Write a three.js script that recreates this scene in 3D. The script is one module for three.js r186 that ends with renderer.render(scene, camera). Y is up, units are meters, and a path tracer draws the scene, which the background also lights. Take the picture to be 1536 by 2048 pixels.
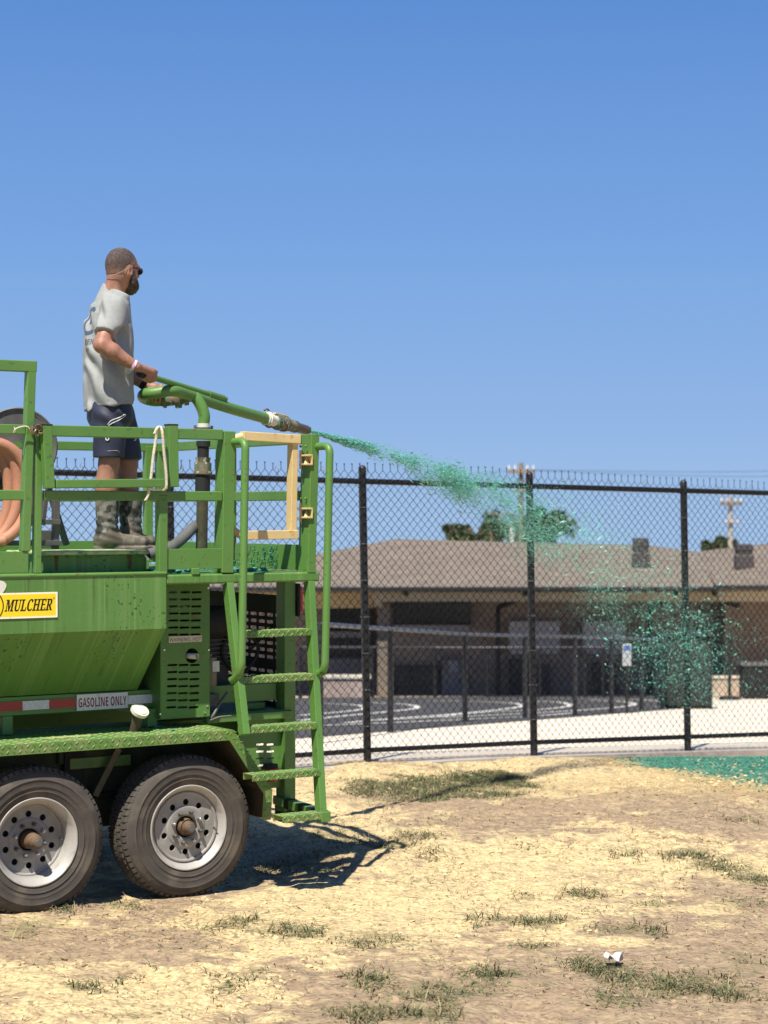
import * as THREE from 'three';
import { RoundedBoxGeometry } from 'three/addons/geometries/RoundedBoxGeometry.js';
import { mergeGeometries, mergeVertices } from 'three/addons/utils/BufferGeometryUtils.js';
import { TextGeometry } from 'three/addons/geometries/TextGeometry.js';
import { FontLoader } from 'three/addons/loaders/FontLoader.js';

// ---------------------------------------------------------------- camera, sky, sun, exposure
const V = (x, y, z) => new THREE.Vector3(x, y, z);
const scene = new THREE.Scene();
const CAM_H = 2.08, FPX = 4000, CX = 768, CY = 1024;          // eye height and focal length in photo pixels
const camera = new THREE.PerspectiveCamera(2 * Math.atan(1024 / FPX) * 180 / Math.PI, 0.75, 0.1, 900);
camera.position.set(0, CAM_H, 0);
camera.lookAt(0, CAM_H, -10);
camera.focus = 10.1; camera.userData.fStop = 3.7;
const renderer = new THREE.WebGLRenderer();
renderer.toneMapping = THREE.LinearToneMapping;
renderer.toneMappingExposure = 1.55;
renderer.shadowMap.enabled = true;
const SUN = V(-0.155, 0.868, 0.472).normalize();
const sun = new THREE.DirectionalLight(new THREE.Color(1, 0.95, 0.85), 5);
sun.position.copy(SUN).multiplyScalar(60).add(V(0, 0, -12));
sun.target.position.set(0, 0, -12); scene.add(sun); scene.add(sun.target);
sun.castShadow = true; sun.shadow.radius = 1;
Object.assign(sun.shadow.camera, { left: -40, right: 40, top: 40, bottom: -60, near: 1, far: 160 });
sun.shadow.mapSize.set(4096, 4096);
{ // clear sky: deeper blue with height, paler at the horizon, a soft glow round the sun
  const W = 512, H = 256, data = new Float32Array(W * H * 4);
  const stops = [[0, .36, .535, .80], [2.2, .295, .475, .79], [7.5, .195, .385, .76], [14.5, .112, .272, .655], [30, .06, .165, .45], [60, .034, .1, .31], [90, .028, .085, .27]];
  for (let j = 0; j < H; j++) for (let i = 0; i < W; i++) {
    const el = (j + .5) / H * 180 - 90, e = Math.max(0, el);
    let k = 0; while (k < stops.length - 2 && stops[k + 1][0] < e) k++;
    const a = stops[k], b = stops[k + 1], t = Math.min(1, (e - a[0]) / (b[0] - a[0]));
    const u = (i + .5) / W * 2 * Math.PI - Math.PI;
    const dir = V(Math.cos(el * Math.PI / 180) * Math.sin(u), Math.sin(el * Math.PI / 180), -Math.cos(el * Math.PI / 180) * Math.cos(u));
    const g = Math.pow(Math.max(0, dir.dot(SUN)), 24) * .5;
    const o = (j * W + i) * 4, lo = 1;
    for (let c = 0; c < 3; c++) data[o + c] = ((a[c + 1] + (b[c + 1] - a[c + 1]) * t) + g) * lo / 1.55;
    data[o + 3] = 1;
  }
  const sky = new THREE.DataTexture(data, W, H, THREE.RGBAFormat, THREE.FloatType);
  sky.mapping = THREE.EquirectangularReflectionMapping; sky.magFilter = sky.minFilter = THREE.LinearFilter; sky.needsUpdate = true;
  scene.background = sky; scene.environment = sky; scene.environmentIntensity = 1;
}

// ---------------------------------------------------------------- helpers
let seed = 12345;
const rnd = () => { seed = (seed + 0x6d2b79f5) | 0; let t = Math.imul(seed ^ (seed >>> 15), 1 | seed); t = (t + Math.imul(t ^ (t >>> 7), 61 | t)) ^ t; return ((t ^ (t >>> 14)) >>> 0) / 4294967296; };
const R = (a, b) => a + (b - a) * rnd();
const clamp = (x, a = 0, b = 1) => Math.min(b, Math.max(a, x));
const smooth = (a, b, x) => { const t = clamp((x - a) / (b - a)); return t * t * (3 - 2 * t); };
const lerp = (a, b, t) => a + (b - a) * t;
const hash2 = (x, y, s) => { let h = Math.imul(x, 374761393) + Math.imul(y, 668265263) + Math.imul(s, 974634777); h = Math.imul(h ^ (h >>> 13), 1274126177); return ((h ^ (h >>> 16)) >>> 0) / 4294967296; };
function vnoise(x, y, s = 0, per = 0) {
  let xi = Math.floor(x), yi = Math.floor(y); const fx = x - xi, fy = y - yi, u = fx * fx * (3 - 2 * fx), v = fy * fy * (3 - 2 * fy);
  let x1 = xi + 1, y1 = yi + 1;
  if (per) { xi = ((xi % per) + per) % per; x1 = ((x1 % per) + per) % per; yi = ((yi % per) + per) % per; y1 = ((y1 % per) + per) % per; }
  return lerp(lerp(hash2(xi, yi, s), hash2(x1, yi, s), u), lerp(hash2(xi, y1, s), hash2(x1, y1, s), u), v);
}
function fbm(x, y, s = 0, o = 4, per = 0) { let a = .5, r = 0, n = 0; for (let k = 0; k < o; k++) { r += a * vnoise(x, y, s + k * 17, per); n += a; a *= .5; x *= 2; y *= 2; per *= 2; } return r / n; }
const hash3 = (x, y, z) => hash2(x + z * 57, y - z * 131, 7);
function noise3(x, y, z) {
  const xi = Math.floor(x), yi = Math.floor(y), zi = Math.floor(z), s = (t) => t * t * (3 - 2 * t), u = s(x - xi), v = s(y - yi), w = s(z - zi);
  const f = (k) => lerp(lerp(hash3(xi, yi, zi + k), hash3(xi + 1, yi, zi + k), u), lerp(hash3(xi, yi + 1, zi + k), hash3(xi + 1, yi + 1, zi + k), u), v);
  return lerp(f(0), f(1), w);
}
function tex(n, m, f, srgb = true, size = 1) {            // f(u, v) -> [r, g, b] or grey in 0..1; size in metres per repeat
  const d = new Uint8Array(n * m * 4);
  for (let j = 0; j < m; j++) for (let i = 0; i < n; i++) {
    const c = f((i + .5) / n, (j + .5) / m), o = (j * n + i) * 4;
    if (typeof c === 'number') d[o] = d[o + 1] = d[o + 2] = clamp(c) * 255; else { d[o] = clamp(c[0]) * 255; d[o + 1] = clamp(c[1]) * 255; d[o + 2] = clamp(c[2]) * 255; }
    d[o + 3] = 255;
  }
  const t = new THREE.DataTexture(d, n, m, THREE.RGBAFormat);
  t.wrapS = t.wrapT = THREE.RepeatWrapping; t.magFilter = THREE.LinearFilter; t.minFilter = THREE.LinearMipmapLinearFilter; t.generateMipmaps = true;
  if (srgb) t.colorSpace = THREE.SRGBColorSpace;
  t.repeat.set(1 / size, 1 / size); t.needsUpdate = true;
  return t;
}
const lin = (r, g, b) => new THREE.Color().setRGB(r, g, b);
const toS = (x) => x <= .0031308 ? x * 12.92 : 1.055 * Math.pow(x, 1 / 2.4) - .055;
function noisy(n, size, base, amp, cells, s, extra) {       // tiled colour map around a linear base colour
  return tex(n, n, (u, v) => { let k = 1 + (fbm(u * cells, v * cells, s, 5, cells) - .5) * amp, c = [base[0] * k, base[1] * k, base[2] * k]; if (extra) c = extra(u, v, c); return c.map(toS); }, true, size);
}
const std = (o) => new THREE.MeshStandardMaterial(o);

const at = (px, py, d) => V((px - CX) / FPX * d, CAM_H - (py - CY) / FPX * d, -d);   // a point at depth d along the line of sight
const gh = (d) => { const s = .075, b = 61; const f = (t) => t < -.5 ? 0 : t > .5 ? t : (t + .5) * (t + .5) / 2; return -s * f(d - 16.7) + (s - .045) * f(d - b); };   // ground height: level lot, then falling away past the fence
function G(px, py) { let d = 4; for (let k = 0; k < 4000; k++) { const p = at(px, py, d); if (p.y <= gh(d)) return p; d *= 1.0012; } return at(px, py, d); }

// trailer frame: x along the trailer towards its rear, y up, z out of the side that faces the camera
const TA = 33 * Math.PI / 180, TO = V((365 - CX) / FPX * 10.75, 0, -10.75);
const EX = V(Math.cos(TA), 0, -Math.sin(TA)), EZ = V(Math.sin(TA), 0, Math.cos(TA));
function L(px, py, z) {                                       // where the line of sight meets the plane z of the trailer frame
  const dx = (px - CX) / FPX, dy = -(py - CY) / FPX, t = (z + TO.dot(EZ)) / (dx * EZ.x - EZ.z);
  const q = V(t * dx - TO.x, 0, -t - TO.z); return V(q.dot(EX), CAM_H + t * dy, z);
}
const W2L = (p) => { const q = p.clone().sub(TO); return V(q.dot(EX), q.y, q.dot(EZ)); };
const A2L = (px, py, d) => W2L(at(px, py, d));

const names = new Map();
function numbered(n) { const k = names.get(n) || 0; names.set(n, k + 1); return k ? n + '_' + String(k).padStart(3, '0') : n; }
function tag(o, label, category, group, kind) { if (label) o.userData.label = label; if (category) o.userData.category = category; if (group) o.userData.group = group; if (kind) o.userData.kind = kind; return o; }
function boxUV(g) {
  if (g.index) g = g.toNonIndexed();
  const p = g.attributes.position, uv = new Float32Array(p.count * 2);
  const a = V(), b = V(), c = V();
  for (let i = 0; i < p.count; i += 3) {
    a.fromBufferAttribute(p, i); b.fromBufferAttribute(p, i + 1); c.fromBufferAttribute(p, i + 2);
    const n = b.clone().sub(a).cross(c.clone().sub(a)); const x = Math.abs(n.x), y = Math.abs(n.y), z = Math.abs(n.z);
    for (let k = 0; k < 3; k++) { const q = k ? (k < 2 ? b : c) : a; const o = (i + k) * 2; if (y >= x && y >= z) { uv[o] = q.x; uv[o + 1] = q.z; } else if (z >= x) { uv[o] = q.x; uv[o + 1] = q.y; } else { uv[o] = q.z; uv[o + 1] = q.y; } }
  }
  g.setAttribute('uv', new THREE.BufferAttribute(uv, 2)); return g;
}
function clean(g) { if (g.index) g = g.toNonIndexed(); for (const k of Object.keys(g.attributes)) if (!['position', 'normal', 'uv', 'color'].includes(k)) g.deleteAttribute(k); if (!g.attributes.normal) g.computeVertexNormals(); if (!g.attributes.uv) g.setAttribute('uv', new THREE.BufferAttribute(new Float32Array(g.attributes.position.count * 2), 2)); return g; }
function merge(gs) { gs = [].concat(gs).map(clean); return gs.length === 1 ? gs[0] : mergeGeometries(gs); }
function obj(name, gs, mat, parent = scene, keepUV = false) {
  let g = merge(gs); if (!keepUV) g = boxUV(g);
  const m = new THREE.Mesh(g, mat); m.castShadow = m.receiveShadow = true;
  m.name = parent === scene ? numbered(name) : name; parent.add(m); return m;
}
function thing(name, pos, label, category, group, turn = 0) { const o = new THREE.Group(); o.name = numbered(name); o.position.copy(pos); o.rotation.y = turn; tag(o, label, category, group); scene.add(o); return o; }
function orient(g, p, q, up = V(0, 1, 0)) {                  // geometry made along +y, centred, moved to run from p to q
  const d = q.clone().sub(p).normalize(); let x = up.clone().cross(d); if (x.length() < 1e-4) x = V(1, 0, 0).cross(d); x.normalize(); const z = x.clone().cross(d);
  const m = new THREE.Matrix4().makeBasis(x, d, z); m.setPosition(p.clone().add(q).multiplyScalar(.5)); return g.applyMatrix4(m);
}
// square tube from p to q: w across (along x of the section), h the other way
function bar(p, q, w, h, r = .004, up = V(0, 0, 1)) { const l = p.distanceTo(q); return orient(new RoundedBoxGeometry(w, l, h, 1, Math.min(r, w / 2.1, h / 2.1)), p, q, up); }
function box(x0, x1, y0, y1, z0, z1, r = .004) { const g = new RoundedBoxGeometry(Math.abs(x1 - x0), Math.abs(y1 - y0), Math.abs(z1 - z0), 1, Math.min(r, Math.abs(x1 - x0) / 2.1, Math.abs(y1 - y0) / 2.1, Math.abs(z1 - z0) / 2.1)); g.translate((x0 + x1) / 2, (y0 + y1) / 2, (z0 + z1) / 2); return g; }
function rod(p, q, r, r2 = r, n = 16) { return orient(new THREE.CylinderGeometry(r2, r, p.distanceTo(q), n), p, q); }
function tube(pts, r, n = 40, k = 12, tension = .5) { return new THREE.TubeGeometry(new THREE.CatmullRomCurve3(pts, false, 'catmullrom', tension), n, r, k, false); }
function bentTube(pts, r, bend, k = 14) {                     // straight runs joined by round bends
  const path = new THREE.CurvePath(); let a = pts[0];
  for (let i = 1; i < pts.length - 1; i++) { const p = pts[i], d1 = p.clone().sub(pts[i - 1]).normalize(), d2 = pts[i + 1].clone().sub(p).normalize(); const b = p.clone().addScaledVector(d1, -bend), c = p.clone().addScaledVector(d2, bend); path.add(new THREE.LineCurve3(a, b)); path.add(new THREE.QuadraticBezierCurve3(b, p, c)); a = c; }
  path.add(new THREE.LineCurve3(a, pts[pts.length - 1]));
  return new THREE.TubeGeometry(path, 24 * pts.length, r, k, false);
}
function polyPrism(pts, z0, z1) {                            // pts [x, y] extruded from z0 to z1
  const s = new THREE.Shape(pts.map((p) => new THREE.Vector2(p[0], p[1]))); const g = new THREE.ExtrudeGeometry(s, { depth: z1 - z0, bevelEnabled: false }); g.translate(0, 0, z0); return g;
}
function solid(verts, faces) { const p = []; for (const f of faces) for (let i = 1; i < f.length - 1; i++) for (const k of [f[0], f[i], f[i + 1]]) p.push(verts[k].x, verts[k].y, verts[k].z); const g = new THREE.BufferGeometry(); g.setAttribute('position', new THREE.Float32BufferAttribute(p, 3)); g.computeVertexNormals(); return g; }
function slotPanel(x0, x1, y0, y1, holes, depth) {           // sheet with slots and round holes cut through, front face at z = 0
  const s = new THREE.Shape(); s.moveTo(x0, y0); s.lineTo(x1, y0); s.lineTo(x1, y1); s.lineTo(x0, y1); s.closePath();
  for (const h of holes) { const p = new THREE.Path(); if (h.r) p.absarc(h.x, h.y, h.r, 0, Math.PI * 2, true); else { const r = h.h / 2, a = h.w / 2 - r; p.moveTo(h.x - a, h.y + r); p.lineTo(h.x + a, h.y + r); p.absarc(h.x + a, h.y, r, Math.PI / 2, -Math.PI / 2, true); p.lineTo(h.x - a, h.y - r); p.absarc(h.x - a, h.y, r, -Math.PI / 2, -Math.PI * 1.5, true); } s.holes.push(p); }
  const g = new THREE.ExtrudeGeometry(s, { depth, bevelEnabled: false, curveSegments: 6 }); g.translate(0, 0, -depth); return g;
}
function canvasTex(w, h, draw) { const c = document.createElement('canvas'); c.width = w; c.height = h; draw(c.getContext('2d'), w, h); const t = new THREE.CanvasTexture(c); t.colorSpace = THREE.SRGBColorSpace; return t; }

// ---------------------------------------------------------------- materials
const GREEN = [.09, .205, .04];
const greenMap = noisy(1024, 1.3, GREEN, .22, 6, 3, (u, v, c) => {
  const speck = fbm(u * 60, v * 60, 9, 2, 60) > .8 ? .75 : 1, fade = fbm(u * 3, v * 3, 21, 3, 3); const k = clamp((fade - .5) * 2.2) * .22, chip = smooth(.77, .8, fbm(u * 34, v * 34, 71, 3, 34)) * smooth(.5, .6, fbm(u * 5, v * 5, 72, 2, 5)); if (chip > 0) c = c.map((q, i) => lerp(q, [.13, .085, .045][i], chip * .8));
  return [lerp(c[0], .23, k) * speck, lerp(c[1], .33, k) * speck, lerp(c[2], .12, k) * speck];
});
const greenBump = tex(256, 256, (u, v) => fbm(u * 40, v * 40, 5, 3, 40), false, .6);
const M = {};
M.green = std({ map: greenMap, roughness: .46, bumpMap: greenBump, bumpScale: .0005 });
M.tank = std({ roughness: .5, bumpMap: greenBump, bumpScale: .0006, map: tex(1024, 1024, (u, v) => {   // runs of slurry and water down the paint, splashes
  const x = u * 2.4, y = v * 2.4; let k = .9 + .2 * fbm(u * 7, v * 7, 3, 4, 7);
  const run = fbm(u * 220, v * 3, 31, 3), broad = fbm(u * 46, v * 1.5, 33, 2); const st = clamp((run - .5) * 3) * smooth(.3, .62, broad);
  let c = [GREEN[0] * k, GREEN[1] * k, GREEN[2] * k]; c = [lerp(c[0], .26, st * .3), lerp(c[1], .38, st * .3), lerp(c[2], .15, st * .3)];
  const dk = smooth(.6, .78, fbm(u * 260, v * 12, 51, 3)) * smooth(.45, .6, fbm(u * 20, v * 9, 52, 2)); c = c.map((q, i) => lerp(q, [.045, .075, .02][i], dk * .5));
  const sp = smooth(.72, .75, fbm(u * 210, v * 170, 61, 3)) * smooth(.56, .7, fbm(u * 7, v * 7, 62, 2)); c = c.map((q, i) => lerp(q, [.012, .04, .022][i], sp * .9));
  return c.map(toS);
}, true, 2.4) });
M.tread = std({ map: noisy(512, .8, [.105, .2, .042], .4, 9, 39, (u, v, c) => { const d = smooth(.42, .72, fbm(u * 12, v * 12, 46, 4, 12)) * .34; return [lerp(c[0], .3, d), lerp(c[1], .29, d), lerp(c[2], .13, d)]; }), roughness: .5 });
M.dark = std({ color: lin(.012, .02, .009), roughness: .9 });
M.black = std({ color: lin(.012, .012, .012), roughness: .8 });
M.steel = std({ map: noisy(256, .5, [.11, .105, .1], .7, 8, 8), roughness: .55, metalness: .25 });
M.rubber = std({ map: noisy(512, .6, [.064, .055, .045], .6, 9, 12, (u, v, c) => { const d = smooth(.5, .75, fbm(u * 5, v * 5, 14, 4, 5)) * .5; return [lerp(c[0], .15, d), lerp(c[1], .12, d), lerp(c[2], .085, d)]; }), roughness: .85, bumpMap: greenBump, bumpScale: .001 });
M.rim = std({ map: noisy(512, .5, [.4, .38, .345], .3, 8, 18, (u, v, c) => { const d = smooth(.58, .8, fbm(u * 9, v * 9, 24, 4, 9)) * .45; return [lerp(c[0], .17, d), lerp(c[1], .135, d), lerp(c[2], .095, d)]; }), roughness: .45, metalness: .1 });
M.rust = std({ map: noisy(256, .3, [.12, .075, .04], .9, 10, 28), roughness: .75 });
M.yellow = std({ map: noisy(256, .7, [.62, .46, .21], .25, 7, 38, (u, v, c) => { const d = smooth(.66, .8, fbm(u * 14, v * 14, 44, 3, 14)) * .5; return [lerp(c[0], .3, d), lerp(c[1], .17, d), lerp(c[2], .06, d)]; }), roughness: .55 });
M.hose = std({ map: noisy(256, .6, [.44, .2, .12], .3, 6, 48), roughness: .62, bumpMap: greenBump, bumpScale: .0008 });
M.greyHose = std({ map: noisy(256, .4, [.1, .1, .095], .5, 9, 58), roughness: .75 });
M.rope = std({ map: noisy(256, .1, [.62, .56, .42], .4, 10, 68), roughness: .9 });
M.mulch = std({ map: noisy(256, .2, [.05, .22, .17], 1.1, 12, 78), roughness: .85 });
M.grime = std({ map: noisy(256, .3, [.16, .13, .085], 1, 10, 88, (u, v, c) => { const g = smooth(.5, .62, fbm(u * 11, v * 11, 92, 3, 11)), w = smooth(.66, .75, fbm(u * 17, v * 17, 96, 3, 17)); return [lerp(lerp(c[0], .06, g), .5, w), lerp(lerp(c[1], .14, g), .48, w), lerp(lerp(c[2], .08, g), .38, w)]; }), roughness: .75, bumpMap: greenBump, bumpScale: .003 });
M.white = std({ map: noisy(256, .2, [.66, .64, .56], .2, 8, 98), roughness: .5 });
M.red = std({ color: lin(.42, .012, .014), roughness: .25 });
M.chrome = std({ color: lin(.6, .6, .6), roughness: .25, metalness: .9 });
M.blackFence = std({ color: lin(.017, .017, .018), roughness: .48 });
M.wire = std({ color: lin(.075, .075, .08), roughness: .4 });

// ---------------------------------------------------------------- ground
const S_SAND = [.60, .455, .235], S_DIRT = [.31, .218, .135], S_TAN = [.46, .325, .15];
const blob = (px, py, rx, ry, w) => { const p = G(px, py), d = -p.z; return { x: p.x, d, rx: rx * d / FPX, rd: ry * d * d / (FPX * CAM_H), w }; };
const sum = (list, x, d) => { let s = 0; for (const b of list) { const u = (x - b.x) / b.rx, v = (d - b.d) / b.rd, q = u * u + v * v; if (q < 6) s += b.w * Math.exp(-q); } return s; };
const sandBlobs = [[680, 1565, 190, 28, 1], [640, 1625, 90, 30, 1], [1080, 1550, 260, 40, .8], [1000, 1690, 330, 42, .9], [800, 1770, 280, 48, 1], [690, 1850, 260, 55, 1], [1050, 1815, 240, 60, .9], [1350, 1715, 170, 45, .9], [1230, 1888, 90, 14, .8], [1120, 1880, 80, 14, .7], [150, 2000, 260, 45, .9], [480, 1985, 190, 45, .8], [600, 1905, 150, 40, .7], [660, 1655, 160, 18, .7], [560, 1800, 120, 30, .6], [1450, 1560, 150, 30, .4], [60, 1950, 160, 25, .5],
  [1330, 1620, 320, 34, -.75], [1420, 1900, 240, 60, -1], [1100, 2000, 560, 60, -1], [250, 1895, 300, 34, -.9], [60, 1830, 200, 40, -.5], [1460, 1660, 120, 26, -.9], [880, 1655, 150, 16, -.6], [760, 1900, 110, 18, -.5], [1450, 1800, 110, 40, -.7], [780, 2030, 200, 40, -.8], [560, 1730, 120, 50, -.7]].map((b) => blob(...b));
const grassBlobs = [[880, 1578, 170, 22, 1.3], [985, 1558, 70, 10, 1.2], [800, 1582, 70, 10, .8], [740, 1695, 90, 16, .8], [830, 1680, 50, 10, .6], [640, 1670, 120, 16, .5], [600, 1735, 110, 30, .75], [990, 1952, 90, 18, .9], [1190, 1932, 70, 22, 1], [1300, 1965, 75, 20, .9], [1420, 1975, 130, 24, .8], [1230, 2000, 60, 16, .8], [850, 1990, 150, 22, .8], [720, 1960, 60, 16, .7], [860, 2035, 90, 16, .9], [590, 1865, 60, 22, .9], [470, 1852, 45, 14, .8], [450, 1980, 30, 12, .8], [175, 1975, 40, 12, .8], [50, 1862, 70, 18, .7], [240, 1812, 34, 9, .9], [130, 1825, 30, 8, .9], [380, 1880, 60, 12, .4], [1370, 1715, 50, 14, .9], [1440, 1735, 50, 14, .9], [1500, 1755, 40, 14, .9], [1150, 1795, 60, 10, .8], [1010, 1845, 60, 10, .9], [1090, 1853, 45, 8, .9], [1220, 1868, 50, 9, .9], [1290, 1868, 50, 9, .9], [1070, 1895, 50, 14, .9], [1500, 1815, 80, 24, .6], [1310, 1815, 50, 12, .6], [770, 1880, 110, 14, .5], [700, 1895, 60, 10, .5], [340, 1940, 60, 10, .3], [1500, 1920, 60, 30, .6], [1040, 1800, 30, 8, .6], [520, 1945, 30, 10, .7], [270, 2035, 50, 12, .5], [700, 2030, 70, 14, .7]].map((b) => blob(...b));
const mulchBlobs = [[1480, 1522, 160, 30, 1.5], [1380, 1520, 130, 22, .9], [1610, 1540, 170, 42, 1.6]].map((b) => blob(...b));
const warm = [[1250, 1575, 330, 26, 1], [1450, 1570, 150, 26, .7]].map((b) => blob(...b));
const groundZone = (x, d) => {
  const n1 = fbm(x * 1.1, d * 1.1, 101, 4), n2 = fbm(x * 5, d * 5, 111, 4);
  const s = sum(sandBlobs, x, d) + (n1 - .5) * 1.7 + (n2 - .5) * 2.3;
  const g = sum(grassBlobs, x, d) + (n2 - .5) * .9 - .12, m = sum(mulchBlobs, x, d);
  return { s, g, m, n1, n2, w: sum(warm, x, d) };
};
const GX0 = -4.6, GX1 = 6.6, GD0 = 6.2, GD1 = 17.4;
const groundMap = tex(2048, 2048, (u, v) => {
  const x = lerp(GX0, GX1, u), d = lerp(GD0, GD1, v), z = groundZone(x, d);
  const f1 = fbm(x * 22, d * 22, 121, 3), f2 = vnoise(x * 95, d * 80, 131), f3 = vnoise(x * 45, d * 40, 141);
  let sand = clamp(smooth(-.25, .6, z.s) + (f1 - .5) * .9);
  let c = S_DIRT.map((q, i) => lerp(q, S_SAND[i], sand));
  c = c.map((q, i) => lerp(q, S_TAN[i], clamp(z.w) * .55));
  let k = .72 + .42 * f1 + .3 * (f2 - .5) + .22 * (f3 - .5); c = c.map((q) => q * k);
  const straw = smooth(.74, .8, vnoise(x * 130 + z.n2 * 8, d * 26, 151)) * .4 + smooth(.76, .82, vnoise(x * 24, d * 140 + z.n1 * 9, 152)) * .3;
  c = c.map((q, i) => lerp(q, [.2, .155, .085][i], straw));
  const twig = smooth(.82, .86, vnoise(x * 60 + 9 * z.n1, d * 30, 161)) * smooth(.4, .6, z.n2); c = c.map((q, i) => lerp(q, [.09, .07, .04][i], twig * .6));
  const gr = smooth(.15, .65, z.g + (f1 - .5)); c = c.map((q, i) => lerp(q, [.14, .125, .055][i], gr * (.45 + .3 * f2)));
  const mu = smooth(.1, 1.25, z.m + (f1 - .5) * .8 + (f2 - .5) * .7); c = c.map((q, i) => lerp(q, [.045, .17, .115][i] * (.6 + .8 * f2), mu));
  const orange = smooth(.06, .3, z.m) * (1 - mu); c = c.map((q, i) => lerp(q, [.36, .23, .09][i], orange * .5));
  return c.map(toS);
});
const soilBump = tex(1024, 1024, (u, v) => .55 * fbm(u * 14, v * 14, 171, 5, 14) + .3 * vnoise(u * 90, v * 90, 175, 90) + .2 * (1 - Math.abs(2 * fbm(u * 26, v * 26, 178, 3, 26) - 1)), false, 1);
soilBump.repeat.set(11.2 / 1.6, 11.2 / 1.6);
{ // the lot itself, finely uneven
  const step = .02, nx = Math.round((GX1 - GX0) / step), nd = Math.round((GD1 - GD0) / step), p = new Float32Array((nx + 1) * (nd + 1) * 3), uv = new Float32Array((nx + 1) * (nd + 1) * 2), idx = [];
  for (let j = 0; j <= nd; j++) for (let i = 0; i <= nx; i++) {
    const x = lerp(GX0, GX1, i / nx), d = lerp(GD0, GD1, j / nd), o = j * (nx + 1) + i;
    p[o * 3] = x; p[o * 3 + 1] = gh(d) + lotBump(x, d); p[o * 3 + 2] = -d; uv[o * 2] = i / nx; uv[o * 2 + 1] = j / nd;
    if (i < nx && j < nd) { const a = o, b = o + 1, c = o + nx + 1, e = c + 1; idx.push(a, b, e, a, e, c); }
  }
  const g = new THREE.BufferGeometry(); g.setAttribute('position', new THREE.BufferAttribute(p, 3)); g.setAttribute('uv', new THREE.BufferAttribute(uv, 2)); g.setIndex(idx); g.computeVertexNormals();
  const m = new THREE.Mesh(g, std({ map: groundMap, roughness: .95, bumpMap: soilBump, bumpScale: .035 })); m.name = 'dirt_lot'; m.receiveShadow = m.castShadow = true;
  tag(m, null, null, null, 'structure'); scene.add(m);
}
function lotBump(x, d) { const e = smooth(GX0, GX0 + .4, x) * smooth(GX1, GX1 - .4, x) * smooth(GD0, GD0 + .3, d) * smooth(GD1, GD1 - .5, d); const flat = 1 - .8 * Math.exp(-Math.pow((d - 10.9 - (x + 1.1) * -.65) / .5, 2)); return e * flat * ((fbm(x * .9, d * .9, 181, 3) - .5) * .07 + (fbm(x * 3.4, d * 3.4, 182, 4) - .5) * .055 + (fbm(x * 13, d * 13, 183, 2) - .5) * .018 + (fbm(x * 34, d * 30, 184, 2) - .5) * .013 * smooth(.35, .65, vnoise(x * 2.1, d * 2.1, 185))) + .004; }
{ // everything farther out: one sheet to the horizon
  const ds = [-60, -10, 0, 5, 10, 14, 16, 17, 18, 20, 24, 30, 40, 50, 58, 60, 61, 62, 70, 100, 200, 450], xs = [-400, -150, -60, -25, -12, -6, 0, 6, 12, 25, 60, 150, 400], p = [], idx = [];
  for (const d of ds) for (const x of xs) p.push(x, gh(d) - .06, -d);
  for (let j = 0; j < ds.length - 1; j++) for (let i = 0; i < xs.length - 1; i++) { const a = j * xs.length + i, b = a + 1, c = a + xs.length, e = c + 1; idx.push(a, b, e, a, e, c); }
  const g = new THREE.BufferGeometry(); g.setAttribute('position', new THREE.Float32BufferAttribute(p, 3)); g.setIndex(idx); g.computeVertexNormals();
  tag(obj('ground', g, std({ map: noisy(512, 7, [.36, .27, .14], .7, 12, 191), roughness: .95 })), null, null, null, 'structure');
}
// fence line in plan: post one and direction
const F0 = V(-.136, 0, -16.47), FD = V(.851, 0, -.526), FN = V(-.526, 0, -.851);
const fp = (s, q, y = 0) => { const p = F0.clone().addScaledVector(FD, s).addScaledVector(FN, q); p.y = gh(-p.z) + y; return p; };
function sheet(name, grid, mat, y, kind = 'structure', thick = 0) { // grid[j][i] of ground points, laid y above the ground
  const p = [], idx = [], n = grid[0].length;
  for (const row of grid) for (const q of row) p.push(q.x, gh(-q.z) + y, q.z);
  for (let j = 0; j < grid.length - 1; j++) for (let i = 0; i < n - 1; i++) { const a = j * n + i; idx.push(a, a + 1, a + n + 1, a, a + n + 1, a + n); }
  const base = p.length / 3; for (let i = 0; i < n; i++) { p.push(p[i * 3], p[i * 3 + 1] - (thick || .04), p[i * 3 + 2]); } for (let i = 0; i < n - 1; i++) idx.push(base + i, base + i + 1, i + 1, base + i, i + 1, i);
  const g = new THREE.BufferGeometry(); g.setAttribute('position', new THREE.Float32BufferAttribute(p, 3)); g.setIndex(idx); const gg = g.toNonIndexed(); gg.computeVertexNormals();
  const m = obj(name, gg, mat); tag(m, null, null, null, kind); return m;
}
const concreteMat = std({ map: noisy(512, 3, [.68, .59, .47], .2, 9, 201, (u, v, c) => { const s = smooth(.62, .75, fbm(u * 12, v * 12, 203, 4, 12)) * .25; return c.map((q, i) => lerp(q, [.34, .3, .24][i], s)); }), roughness: .85, bumpMap: soilBump, bumpScale: .002 });
const stripMat = std({ map: noisy(512, 1.2, [.4, .35, .31], .35, 9, 207), roughness: .9, bumpMap: soilBump, bumpScale: .004 });
const qs = (a, b, n) => Array.from({ length: n }, (_, i) => a + (b - a) * i / (n - 1));
sheet('concrete_strip', [qs(-12, 26, 39).map((s) => fp(s, -.2)), qs(-12, 26, 39).map((s) => fp(s, .12))], stripMat, .016, 'structure', .08);
sheet('concrete_pavement', [...qs(.13, 12, 12), ...qs(13, 38, 10)].map((q) => qs(-30, 36, 45).map((s) => fp(s, q))), concreteMat, .03);
const asphaltMat = std({ map: noisy(512, 2.5, [.052, .05, .05], .5, 14, 211), roughness: .92, bumpMap: soilBump, bumpScale: .003 });
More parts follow.
